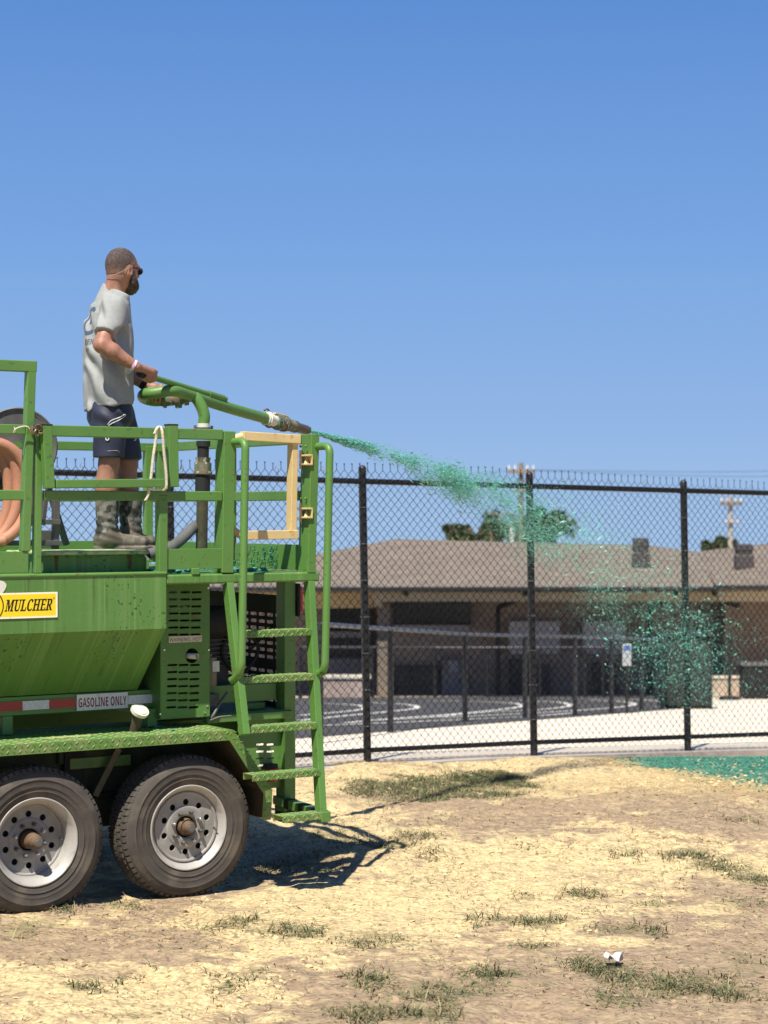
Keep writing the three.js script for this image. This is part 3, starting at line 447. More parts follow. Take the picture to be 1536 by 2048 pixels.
  const hb = (x0, x1, y0, y1, z0, z1) => part('rail', box(x0, x1, y0, y1, z0, z1, .005), M.green);
  hb(-.78, .25, 2.472, 2.53, -.05, -.003); hb(-.79, .245, 2.14, 2.192, -.05, -.003);
  hb(-1.7, L(50, 980, 0).x, 2.14, 2.193, -.05, -.003); hb(-1.7, L(52, 855, 0).x, 2.478, 2.528, -.05, -.003);
  { const a = L(74.5, 722, 0); part('rail', box(-1.7, a.x, a.y - .057, a.y, -.05, .001, .005), M.green); }
  hb(.805, .855, 2.465, 2.52, ZF + .05, -.12); hb(.805, .855, 2.145, 2.2, ZF + .05, -.12); hb(-1.7, .86, 2.465, 2.52, ZF, ZF + .05); hb(-1.7, .86, 2.145, 2.2, ZF, ZF + .05);
  // the unhooked swing gate hanging on the near railing
  const gate = new THREE.Group(); gate.name = 'swing_gate'; T.add(gate);
  const st = (px0, px1, y0, qx0, qx1, y1, z) => { const a = L((px0 + px1) / 2, y0, z), b = L((qx0 + qx1) / 2, y1, z); return bar(b.setZ(z - .025), a.setZ(z - .025), L(px1, y0, z).x - L(px0, y0, z).x - .008, .05, .005); };
  obj('gate_stile', st(84, 106, 849, 91, 112, 977, .055), M.green, gate); obj('gate_stile', st(336, 358, 849, 338, 360, 974, .055), M.green, gate);
  { const a = L(112, 968, .05), b = L(337, 966, .05); obj('gate_rail', bar(V(a.x, a.y, .027), V(b.x, b.y, .027), .045, .05, .005, V(0, 0, 1)), M.green, gate); }
  for (const [x0, x1, y] of [[84, 106, 850], [336, 358, 850]]) { const a = L((x0 + x1) / 2, y, .055); obj('gate_cap', box(a.x - .03, a.x + .03, a.y - .004, a.y + .006, .0, .056, .003), M.dark, gate); }
  // yellow ladder gate on hinges
  const yg = new THREE.Group(); yg.name = 'ladder_gate'; T.add(yg);
  const zy = -.05, yk = (px, py) => L(px, py, zy);
  { const a = yk(489, 868), b = yk(600, 882); const top = (a.y + b.y) / 2 + .005;
    obj('gate_bar', bar(V(a.x - .01, top, zy - .015), V(b.x, top - .012, zy - .015), .05, .058, .004, V(0, 0, 1)), M.yellow, yg);
    const c = yk(591, 888), d = yk(588, 1066); obj('gate_bar', bar(V(d.x, d.y, zy - .03), V(c.x, top - .03, zy - .03), .038, .06, .004, V(0, 0, 1)), M.yellow, yg);
    const e = yk(484, 1071), f = yk(596, 1069); obj('gate_bar', bar(V(e.x, e.y, zy - .015), V(f.x, f.y, zy - .015), .05, .042, .004, V(0, 0, 1)), M.yellow, yg);
    obj('gate_bend', [tube([V(a.x, top, zy - .015), V(a.x - .045, top - .02, zy - .03), V(a.x - .075, top - .09, zy - .05), V(a.x - .085, 2.3, zy - .06), V(a.x - .085, 2.05, zy - .06), V(a.x - .07, e.y + .05, zy - .045), V(e.x, e.y, zy - .015)], .022, 40, 8)], M.yellow, yg);
    for (const py of [920, 1026]) { const p = yk(603, py), q = L(624, py, .01); obj('hinge', [box(p.x - .005, q.x + .005, p.y + .02, p.y + .03, zy - .02, .012, .002), box(p.x - .005, q.x + .005, p.y - .03, p.y - .02, zy - .02, .012, .002), box(q.x - .002, q.x + .006, p.y - .03, p.y + .03, zy - .02, .012, .002), new THREE.ConeGeometry(.022, .04, 4).translate((p.x + q.x) / 2, p.y - .005, -.02)], M.yellow, yg); obj('hinge_pin', [rod(V(p.x - .004, p.y - .05, zy), V(p.x - .004, p.y + .055, zy), .009, .009, 8)], M.rust, yg); } }
  // ladder
  const lad = new THREE.Group(); lad.name = 'ladder'; T.add(lad);
  const lr = (x, xb, yb, zb) => { const d = .06; return bar(V(xb, yb, zb - d / 2), V(x, 1.69, -d / 2 - .002), .042, d, .004, V(0, 0, 1)); };
  obj('side_rail', lr(.295, .287, .88, .2), M.green, lad); obj('side_rail', lr(.812, .735, .4, .255), M.green, lad);
  const lugs = [];                                            // raised lugs of the tread plate
  const lug = (p, u, v, n, l = .027, w = .0095, h = .0035) => { const P = (a, b, c) => p.clone().addScaledVector(u, a).addScaledVector(v, b).addScaledVector(n, c); const a = P(-l / 2, 0, 0), b = P(0, w / 2, 0), c = P(l / 2, 0, 0), d = P(0, -w / 2, 0), t1 = P(-l * .22, 0, h), t2 = P(l * .22, 0, h); lugs.push(solid([a, b, c, d, t1, t2], [[0, 4, 1], [4, 5, 1], [1, 5, 2], [2, 5, 3], [3, 5, 4], [3, 4, 0]])); };
  const lugFace = (o, u, v, n, lu, lv, su = .034, sv = .03) => { let k = 0; for (let b = sv * .5; b < lv; b += sv) { k++; let m = 0; for (let a = su * (k % 2 ? .25 : .5); a < lu - .01; a += su / 1) { m++; const t = (m + k) % 2 ? 1 : -1; lug(o.clone().addScaledVector(u, a).addScaledVector(v, b), u.clone().addScaledVector(v, t).normalize(), v.clone().addScaledVector(u, -t).normalize(), n); } } };
  const step = (Y, z, x0, x1) => { const th = .036; obj('step', [box(x0, x1, Y - th, Y, z, z + .003, .001), box(x0, x1, Y - .004, Y, z - .1, z, .001), box(x0, x1, Y - th, Y, z - .1, z - .097, .001)], M.tread, lad); lugFace(V(x0, Y - th, z + .003), V(1, 0, 0), V(0, 1, 0), V(0, 0, 1), x1 - x0, th, .03, .018); lugFace(V(x0, Y, z), V(1, 0, 0), V(0, 0, -1), V(0, 1, 0), x1 - x0, .09, .03, .022); };
  step(1.43, .055, .31, .775); step(1.185, .105, .305, .76); step(.92, .16, .305, .745); step(.668, .21, .31, .735); step(.437, .255, .47, .745);
  obj('foot', box(.715, .775, .385, .44, .19, .262, .004), M.green, lad);
  for (const [x, ax, ay, bx] of [[470, 483, 884, 482], [638, 652, 893, 649]]) {
    const p0 = L(x - 2, ay, .0), tx = L(ax, 980, .12).x, zt2 = .12;
    const bot = L(bx - (x < 500 ? 8 : 9), x < 500 ? 1357 : 1348, .105), by = L(bx, 1340, .15).y;
    obj('grab_rail', bentTube([V(p0.x + .0, p0.y, -.03), V(p0.x + .005, p0.y, zt2), V(L(bx, 1335, .15).x, by, .155), V(bot.x, bot.y, .1), V(bot.x - .004, bot.y - .012, .06)], .0215, .05, 16), M.green, lad);
  }
  // engine bay: slotted cover, engine, slotted rear panel
  const zb = -.25, ex0 = L(321, 1440, zb).x, ex1 = L(421, 1170, zb).x - .005, holes = [];
  const cols = [348.5, 370.7, 393.2];
  for (let r = 0; r < 7; r++) for (const c of cols) { const p = L(c - r * .35, 1184.6 + r * 14.1, zb); holes.push({ x: p.x, y: p.y, w: .062, h: .012 }); }
  for (let r = 0; r < 7; r++) for (const c of cols) { const p = L(c - 3.3 - r * .4, 1330 + r * 14.1, zb); holes.push({ x: p.x, y: p.y, w: .062, h: .012 }); }
  const ec = L(384, 1311.5, zb); holes.push({ x: ec.x, y: ec.y, r: .042 });
  const cov = part('engine_cover', [slotPanel(ex0, ex1, .945, 1.692, holes, .004).translate(0, 0, zb), box(ex1 - .004, ex1, .945, 1.692, -.5, zb - .004, .001), box(ex0, ex0 + .004, .945, 1.692, -.9, zb - .004, .001), box(ex0, ex1, .945, .949, -.9, zb - .004, .001)], M.green);
  part('inner_panel', box(ex0 + .02, ex1 - .02, .96, 1.68, -.62, -.6, .002), M.green, cov);
  part('exhaust_pipe', new THREE.LatheGeometry([[.012, 0], [.0165, 0], [.0165, .1], [.0125, .1], [.0125, .01]].map((p) => new THREE.Vector2(...p)), 16).rotateX(Math.PI / 2).rotateY(.35).translate(ec.x - .018, ec.y - .002, zb - .06), M.white, cov);
  part('bolt', [[326, 1175], [416, 1176], [320, 1428], [409, 1425], [328, 1300], [417, 1300], [414, 1412]].map(([x, y]) => { const p = L(x, y, zb); return new THREE.CylinderGeometry(.006, .006, .006, 6).rotateX(Math.PI / 2).translate(p.x, p.y, zb + .002); }), M.chrome, cov);
  decal('warning_label', 337, 403, 1273, 1283.2, zb, (c, w, h) => { c.fillStyle = '#cfc4ae'; c.fillRect(0, 0, w, h); c.fillStyle = '#3c2018'; c.font = h * .82 + 'px sans-serif'; c.textBaseline = 'middle'; c.textAlign = 'center'; c.save(); c.translate(w / 2, h * .54); c.scale(w * .96 / c.measureText('WARNING: HOT').width, 1); c.fillText('WARNING: HOT', 0, 0); c.restore(); dirt(c, w, h, 20); });
  const eng = new THREE.Group(); eng.name = 'engine'; T.add(eng);
  const castM = std({ map: noisy(128, .2, [.06, .055, .045], .8, 8, 311), roughness: .6 }), tanM = std({ map: noisy(128, .2, [.2, .165, .1], .6, 8, 313), roughness: .6 });
  obj('block', [box(.32, .56, 1.02, 1.42, -.95, -.5, .02), rod(V(.44, 1.42, -.7), V(.44, 1.5, -.7), .12, .12, 20), ...Array.from({ length: 8 }, (_, k) => box(.3, .58, 1.2 + k * .025, 1.208 + k * .025, -.97, -.48, .002))], castM, eng);
  obj('air_filter', [rod(V(.36, 1.46, -.46), V(.58, 1.46, -.46), .09, .09, 24), rod(V(.35, 1.46, -.46), V(.36, 1.46, -.46), .06, .06, 24)], M.black, eng);
  obj('fuel_filter', [rod(V(.36, 1.1, -.4), V(.36, 1.26, -.4), .055, .055, 20), rod(V(.36, 1.26, -.4), V(.36, 1.28, -.4), .03, .03, 12)], tanM, eng);
  obj('muffler', [rod(V(.3, 1.24, -.55), V(.3, 1.4, -.52), .05, .045, 14), tube([V(.3, 1.4, -.52), V(.33, 1.52, -.5), V(.42, 1.55, -.5), V(.5, 1.5, -.55)], .02, 20, 8)], castM, eng);
  { const p = L(434, 1333, -.33), s = box(p.x - .022, p.x + .022, p.y - .03, p.y + .03, -.344, -.342, .0005); obj('data_plate', s, M.white, eng); }
  obj('battery_cable', [tube([L(455, 1385, -.3), L(440, 1405, -.28), L(428, 1428, -.26), L(420, 1440, -.27)], .009, 16, 8), tube([L(420, 1441, -.26), L(440, 1434, -.25), L(462, 1432, -.24)], .006, 12, 6), box(.33, .39, .99, 1.06, -.36, -.31, .004)], M.steel, eng);
  obj('drive_belt', tube([V(.6, 1.45, -.5), V(.72, 1.3, -.45), V(.6, 1.15, -.45), V(.5, 1.28, -.48), V(.6, 1.45, -.5)], .011, 40, 6), M.black, eng);
  { // rear slotted panel stands across the trailer
    const hs = []; for (let r = 0; r < 13; r++) for (let c = 0; c < 13; c++) { if (r === 5) continue; hs.push({ x: -.42 - c * .098, y: .99 + r * .041, w: .078, h: .02 }); }
    const g = slotPanel(-1.72, -.36, .92, 1.6, hs, .004); g.rotateY(-Math.PI / 2); // panel x -> z
    g.translate(.835, 0, 0);
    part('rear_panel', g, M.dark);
    part('post', [bar(V(.845, .36, -.35), V(.845, 1.69, -.35), .075, .1, .006)], M.green); part('post', [bar(V(.845, .36, ZF + .3), V(.845, 1.69, ZF + .3), .075, .1, .006)], M.green);
    part('engine_floor', [box(.3, .85, .935, .95, ZF + .3, -.3, .003), box(.3, .85, .9, .945, -.34, -.28, .006), box(.6, .74, .95, .99, -.5, -.4, .006)], M.green);
    part('strut', rod(L(572, 1225, -.5), L(500, 1300, -.45), .008, .008, 8), M.black);
  }
  // lower skirt with slots, tail lights, bumper
  { const z = -.34, hs = []; for (let r = 0; r < 4; r++) for (const c of [520, 541]) { const p = L(c, 1489 + r * 14, z); hs.push({ x: p.x, y: p.y, w: .05, h: .011 }); }
    const a = L(480, 1590, z), b = L(566, 1460, z); part('skirt_panel', slotPanel(a.x, b.x, .5, .93, hs, .004).translate(0, 0, z), M.green); part('skirt_panel', box(a.x, b.x, .5, .93, ZF + .34, ZF + .344, .001), M.green); }
  { const l = new THREE.Group(); l.name = 'tail_light'; T.add(l); const p = L(546, 1545, -.28); obj('lens', rod(V(p.x, p.y - .05, -.31), V(p.x, p.y + .02, -.31), .045, .045, 20), M.red, l); obj('housing', [rod(V(p.x, p.y + .02, -.31), V(p.x, p.y + .045, -.31), .047, .042, 20)], M.black, l); obj('trim_ring', rod(V(p.x, p.y + .005, -.31), V(p.x, p.y + .014, -.31), .048, .048, 20), M.chrome, l);
    const r = new THREE.Group(); r.name = 'marker_light'; T.add(r); obj('lens', box(.9, .935, 1.5, 1.65, -.4, -.3, .01), M.red, r); obj('housing', box(.885, .905, 1.48, 1.67, -.42, -.28, .006), M.black, r); }
  { const a = V(.83, .42, -.42), b = V(.77, .41, .2), bp = part('rear_bumper', bar(a, b, .06, .05, .004, V(0, 1, 0)), M.green); for (const t of [.25, .55, .82]) part('stripe', bar(a.clone().lerp(b, t), a.clone().lerp(b, t + .09), .063, .053, .002, V(0, 1, 0)), M.dark, bp); }
  part('jack_foot', box(.81, .88, .3, .4, -.42, -.3, .006), M.black);
  // fender of tread plate along both wheels
  const zf = .04, fz = -.4, pts = [[-1.75, .5], [-1.42, .895], [.291, .895], [.531, .549], [.521, .388]], th = .004, fl = .054;
  const off = (d) => { const out = []; for (let i = 0; i < pts.length; i++) { const a = pts[Math.max(0, i - 1)], b = pts[i], c = pts[Math.min(pts.length - 1, i + 1)]; const n1 = i ? [-(b[1] - a[1]), b[0] - a[0]] : null, n2 = i < pts.length - 1 ? [-(c[1] - b[1]), c[0] - b[0]] : null; const u = (n) => { const l = Math.hypot(...n); return [n[0] / l, n[1] / l]; }; let n = n1 && n2 ? u([u(n1)[0] + u(n2)[0], u(n1)[1] + u(n2)[1]]) : u(n1 || n2); const k = n1 && n2 ? 1 / (n[0] * u(n1)[0] + n[1] * u(n1)[1]) : 1; out.push([b[0] - n[0] * d * k, b[1] - n[1] * d * k]); } return out; };
  const fen = part('fender', [polyPrism([...pts, ...off(th).reverse()], fz, zf), polyPrism([...pts.map((p) => p), ...off(fl).reverse()], zf, zf + .004)], M.tread);
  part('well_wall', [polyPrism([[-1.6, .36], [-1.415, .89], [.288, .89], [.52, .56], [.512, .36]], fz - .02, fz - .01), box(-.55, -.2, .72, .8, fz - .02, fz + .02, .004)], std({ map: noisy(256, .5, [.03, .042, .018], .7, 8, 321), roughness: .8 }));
  part('end_plate', box(.505, .51, .39, .56, fz, zf - .004, .001), std({ map: noisy(256, .5, [.085, .065, .035], .7, 8, 323), roughness: .85 }), fen);
  part('end_plate', bar(V(.279, .88, (fz + zf) / 2), V(.517, .545, (fz + zf) / 2), .003, zf - fz - .01, .001, V(0, 0, 1)).translate(-.006, -.004, 0), std({ map: noisy(256, .5, [.085, .065, .035], .7, 8, 323), roughness: .85 }), fen);
  lugFace(V(-1.4, .895, zf), V(1, 0, 0), V(0, 0, -1), V(0, 1, 0), 1.68, .48, .034, .03);
  lugFace(V(-1.4, .846, zf + .004), V(1, 0, 0), V(0, 1, 0), V(0, 0, 1), 1.68, .05, .034, .025);
  { const a = V(.255, .875, zf + .004), b = V(.49, .536, zf + .004), u = b.clone().sub(a).normalize(), v = V(-u.y, u.x, 0); lugFace(a.addScaledVector(v, .002), u, v, V(0, 0, 1), .4, .05, .034, .025); lugFace(V(.47, .4, zf + .004), V(0, 1, 0), V(1, 0, 0), V(0, 0, 1), .14, .05, .034, .025); }
  part('tread_lug', lugs, M.tread).userData.kind = 'stuff';
  part('spill', [[105, 1464, .07, .012], [125, 1463, .08, .014], [150, 1462, .09, .012], [168, 1461, .06, .01]].map(([x, y, w, h]) => { const p = L(x, y, -.12); const g = new THREE.IcosahedronGeometry(1, 3); const q = g.attributes.position; for (let i = 0; i < q.count; i++) { const v = V().fromBufferAttribute(q, i); const k = .7 + .6 * noise3(v.x * 3 + x, v.y * 3, v.z * 3); q.setXYZ(i, p.x + v.x * w * k, .897 + v.y * .0035, -.12 + v.z * h * k * 2.2); } g.computeVertexNormals(); return g; }), std({ map: noisy(128, .1, [.3, .34, .13], .9, 12, 331), roughness: .9 }));
  part('cross_beam', box(L(140, 1540, -.36).x, L(262, 1540, -.36).x, .69, .75, -.4, -.36, .004), M.tread);
  part('brace', bar(L(190, 1592, -.3), L(238, 1497, -.3), .035, .012, .002, V(0, 0, 1)), std({ map: noisy(256, .3, [.16, .14, .08], .5, 8, 325), roughness: .8 }));
  // fuel filler
  { const castM2 = std({ map: noisy(128, .1, [.07, .05, .03], .8, 8, 329), roughness: .8 }); const f = new THREE.Group(); f.name = 'fuel_filler'; T.add(f); const p = L(281, 1419, -.13), dir = V(.12, .62, .5).normalize(), q = p.clone().addScaledVector(dir, -.02);
    obj('cap', [rod(q, p, .05, .05, 32), rod(p, p.clone().addScaledVector(dir, .004), .042, .04, 32)], std({ map: noisy(128, .1, [.66, .62, .5], .3, 8, 327), roughness: .5 }), f);
    obj('neck', rod(V(p.x - .004, .88, -.2), q, .029, .029, 20), castM2, f); const s = p.clone().addScaledVector(dir, .0045); obj('cap_mark', rod(s.clone().add(V(.018, -.01, .003)), s.clone().add(V(.018, -.01, .003)).addScaledVector(dir, .001), .008, .008, 4), M.black, f); }
}
// wheels: tyre with tread blocks, dished steel rim, hub
function makeWheel(dish, text) {
  const w = new THREE.Group(); w.name = 'wheel'; const P = (a) => a.map(([r, z]) => new THREE.Vector2(r, z)), lathe = (a, n = 72) => new THREE.LatheGeometry(P(a), n).rotateX(Math.PI / 2);
  const tp = [[.222, -.034], [.228, -.016], [.236, -.012], [.25, -.006], [.258, -.0055], [.26, -.002], [.264, -.0015], [.267, -.0055], [.284, -.002], [.286, .001], [.289, -.001], [.3, 0], [.318, .0005], [.32, .004], [.325, .0035], [.328, -.001], [.345, -.006], [.36, -.016], [.372, -.03], [.379, -.046], [.381, -.12], [.379, -.195], [.366, -.222], [.33, -.236], [.28, -.236], [.235, -.222], [.222, -.2]];
  const g = lathe(tp, 96); { const p = g.attributes.position; for (let i = 0; i < p.count; i++) { const x = p.getX(i), y = p.getY(i); if (y < -.3) { const k = smooth(-.3, -.39, y); p.setY(i, y + k * .012); p.setZ(i, p.getZ(i) + k * (p.getZ(i) > -.1 ? .006 : -.006)); } } g.computeVertexNormals(); }
  const tyre = obj('tyre', g, M.rubber, w);
  const blocks = [], rows = [[-.05, .03], [-.085, .03], [-.12, .03], [-.155, .03], [-.19, .03]], N = 66;
  rows.forEach(([z, zw], ri) => { for (let k = 0; k < N; k++) { const a = (k + (ri % 2) * .5) / N * Math.PI * 2, edge = ri === 0 || ri === 4; const b = new THREE.BoxGeometry(.009, Math.PI * 2 * .386 / N * .8, zw); b.rotateX(edge ? .0 : (ri === 2 ? -.25 : .25)); b.translate(edge ? .3795 : .3835, 0, z); if (edge) { const s = ri ? -1 : 1; const q = new THREE.BoxGeometry(.007, Math.PI * 2 * .38 / N * .62, .02); q.rotateY(s * -.9); q.translate(.3725, 0, z + s * .02); q.rotateZ(a); blocks.push(q); } b.rotateZ(a); if (Math.sin(a) < -.93) b.translate(0, .01, 0); blocks.push(b); } });
  const tr = obj('tread_block', blocks, M.rubber, tyre); tr.userData.kind = 'stuff';
  const letters = []; for (const [str, a0, r] of text) { let a = a0; for (const ch of str) { if (ch !== ' ') { const t = new TextGeometry(ch, { font, size: .027, depth: .004, curveSegments: 3, bevelEnabled: false }); t.computeBoundingBox(); const wd = t.boundingBox.max.x; t.translate(-wd / 2, 0, -.002); t.translate(0, r, -.0035 - (r - .3) * .04); t.rotateZ(a - Math.PI / 2); letters.push(t); a -= (wd + .012) / r; } else a -= .03 / r; } }
  if (letters.length) obj('raised_lettering', letters, M.rubber, tyre);
  const rim = obj('rim', lathe([[.215, -.2], [.208, -.17], [.197, -.15], [.195, -.09], [.2, -.055], [.208, -.042], [.216, -.03], [.225, -.022], [.231, -.012], [.229, -.007], [.222, -.008], [.213, -.02], [.203, -.034], [.196, -.046], [.19, -.06], [.188, -.1], [.19, -.18]], 72), M.rim, w);
  const s = new THREE.Shape(); s.absarc(0, 0, .193, 0, Math.PI * 2, false); const hole = (x, y, r) => { const h = new THREE.Path(); h.absarc(x, y, r, 0, Math.PI * 2, true); s.holes.push(h); };
  for (let k = 0; k < 10; k++) { const a = k / 10 * Math.PI * 2 + .2; hole(Math.cos(a) * .134, Math.sin(a) * .134, .0185); } hole(0, 0, .06);
  const disc = new THREE.ExtrudeGeometry(s, { depth: .007, bevelEnabled: true, bevelThickness: .002, bevelSize: .002, bevelSegments: 2, curveSegments: 40 }); disc.translate(0, 0, -dish - .008);
  const shadedDisc = std({ map: noisy(512, .5, [.26, .245, .22], .6, 9, 19), roughness: .6 });  // dusty mottle over rim colour darkened to paint in the shade of the dish
  obj('disc', [disc, lathe([[.118, -dish - .0], [.112, -dish + .006], [.104, -dish + .009], [.07, -dish + .009], [.062, -dish + .004], [.06, -dish - .006]]), lathe([[.194, -dish - .012], [.192, -dish + .006], [.184, -dish + .012], [.176, -dish + .006], [.172, -dish - .001]])], shadedDisc, rim);
  obj('drum', rod(V(0, 0, -.2), V(0, 0, -dish - .03), .165, .165, 32), M.black, w);
  const top = .02;
  obj('hub', lathe([[.0, top], [.024, top], [.026, top - .004], [.028, top - .02], [.034, top - .022], [.036, top - .045], [.04, top - .05], [.044, -dish + .03], [.047, -dish + .008], [.047, -dish - .05]], 32), M.rust, w);
  obj('hub_cap', lathe([[0, top + .004], [.018, top + .004], [.021, top + .001], [.022, top - .012]], 24), M.steel, w);
  for (let k = 0; k < 8; k++) { const a = (k + .5) / 8 * Math.PI * 2; const n = obj('lug_nut', [new THREE.CylinderGeometry(.011, .0125, .022, 6).rotateX(Math.PI / 2).translate(Math.cos(a) * .084, Math.sin(a) * .084, -dish + .018), new THREE.SphereGeometry(.009, 10, 6).translate(Math.cos(a) * .084, Math.sin(a) * .084, -dish + .03)], k % 3 ? M.steel : M.chrome, w); }
  obj('valve_stem', rod(V(.165, -.03, -dish), V(.172, -.03, -dish + .03), .004, .003, 8), M.chrome, w);
  return w;
}
{
  const w1 = makeWheel(.052, [['SR25', 2.5, .3], ['TR 16', 1.0, .295]]); w1.position.set(.045, .378, 0); w1.rotation.z = .1; T.add(w1);
  const w2 = makeWheel(.115, [['GR25 - T9', 2.15, .3], ['235', -.75, .3]]); w2.position.set(-.835, .378, 0); w2.rotation.z = .12; T.add(w2);
  for (const [x, w] of [[.045, w1], [-.835, w2]]) { const c = w.clone(); c.position.set(x, .378, ZF); c.rotation.set(0, Math.PI, .4); T.add(c); }
  part('axle', [rod(V(.045, .378, -.2), V(.045, .378, ZF + .2), .045, .045, 16), rod(V(-.835, .378, -.2), V(-.835, .378, ZF + .2), .045, .045, 16), ...[-.4, ZF + .4].flatMap((z) => [box(-1.3, .4, .52, .55, z - .03, z + .03), box(-.52, -.4, .5, .8, z - .03, z + .03)])], M.black);
}
// tank lid and what is on top of the tank
{
  const xa = L(84, 1120, -.2).x, xb = L(289, 1120, -.2).x;
  const h = part('hatch_box', [box(xa, xb, 1.755, 1.855, -.62, -.2, .004), box(xb - .02, xb + .015, 1.76, 1.835, -.55, -.205, .003)], M.tank);
  const lidPts = [], n = 60; const lid = new RoundedBoxGeometry(xb - xa + .03, .022, .5, 4, .01); { const q = lid.attributes.position; for (let i = 0; i < q.count; i++) { const v = V().fromBufferAttribute(q, i), k = .006 * (noise3(v.x * 22, v.y * 30, v.z * 22) - .5); q.setXYZ(i, v.x, v.y + k, v.z + k); } } lid.translate((xa + xb) / 2 - .005, 1.862, -.4);
  part('lid', lid, std({ map: noisy(256, .3, [.38, .42, .2], .6, 9, 341, (u, v, c) => { const g = smooth(.55, .7, fbm(u * 9, v * 9, 343, 3, 9)); return [lerp(c[0], .1, g), lerp(c[1], .25, g), lerp(c[2], .12, g)]; }), roughness: .8 }), h);
  const rs = std({ map: noisy(128, .1, [.14, .075, .03], .7, 8, 345), roughness: .9 });
  part('rust_run', [[113, 1108, 1143, .022], [259, 1108, 1140, .026]].map(([x, y0, y1, w]) => { const a = L(x, y0, -.199), b = L(x, y1, -.199); return polyPrism([[a.x - w * .6, a.y], [a.x + w * .7, a.y], [a.x + w * .45, a.y - .04], [b.x + w * .3, b.y], [b.x - w * .35, b.y + .01], [a.x - w * .4, a.y - .05]], -.2, -.1988); }), rs, h);
  part('deck_plate', [box(-.45, .13, 1.755, 1.858, -1.25, -.66, .004)], M.tank);
  // wads of wet green fibre lying about
  const wads = []; const wad = (x, y, z, r, n) => { for (let k = 0; k < n; k++) { const g = new THREE.IcosahedronGeometry(1, 2), q = g.attributes.position, o = V(x + R(-1, 1) * r * 1.6, y, z + R(-1, 1) * r), s = r * R(.2, .55); for (let i = 0; i < q.count; i++) { const v = V().fromBufferAttribute(q, i), e = .55 + .9 * noise3(v.x * 2.5 + k, v.y * 2.5 + o.x * 9, v.z * 2.5); q.setXYZ(i, o.x + v.x * s * e * 1.3, o.y + v.y * s * .6 * e, o.z + v.z * s * e); } g.computeVertexNormals(); wads.push(g); } };
  wad(.0, 1.755, -.32, .05, 14); wad(-.03, 1.76, -.1, .03, 14); wad(.12, 1.75, -.4, .06, 12); for (let x = -.72; x < -.1; x += .07) wad(x, 1.757, -.012 - R(0, .02), .014, 5);
  for (let x = .34; x < .78; x += .04) wad(x, 1.75, R(-.9, -.25), .045, 9); wad(.6, 1.8, -.9, .06, 10); for (let k = 0; k < 170; k++) wad(.815, R(1.755, 1.885), -.3 - 1.1 * rnd() * rnd() - .1, R(.004, .013), 2);
  for (let x = -.7; x < -.12; x += .06) wad(x, 1.847 + R(-.01, .004), -.19, .009, 3); wad(-.22, 1.8, -.195, .012, 3); wad(.02, .9, -.3, .02, 8); wad(.0, .9, -.1, .012, 8);
  part('fibre_wad', wads, M.mulch).userData.kind = 'stuff';
}
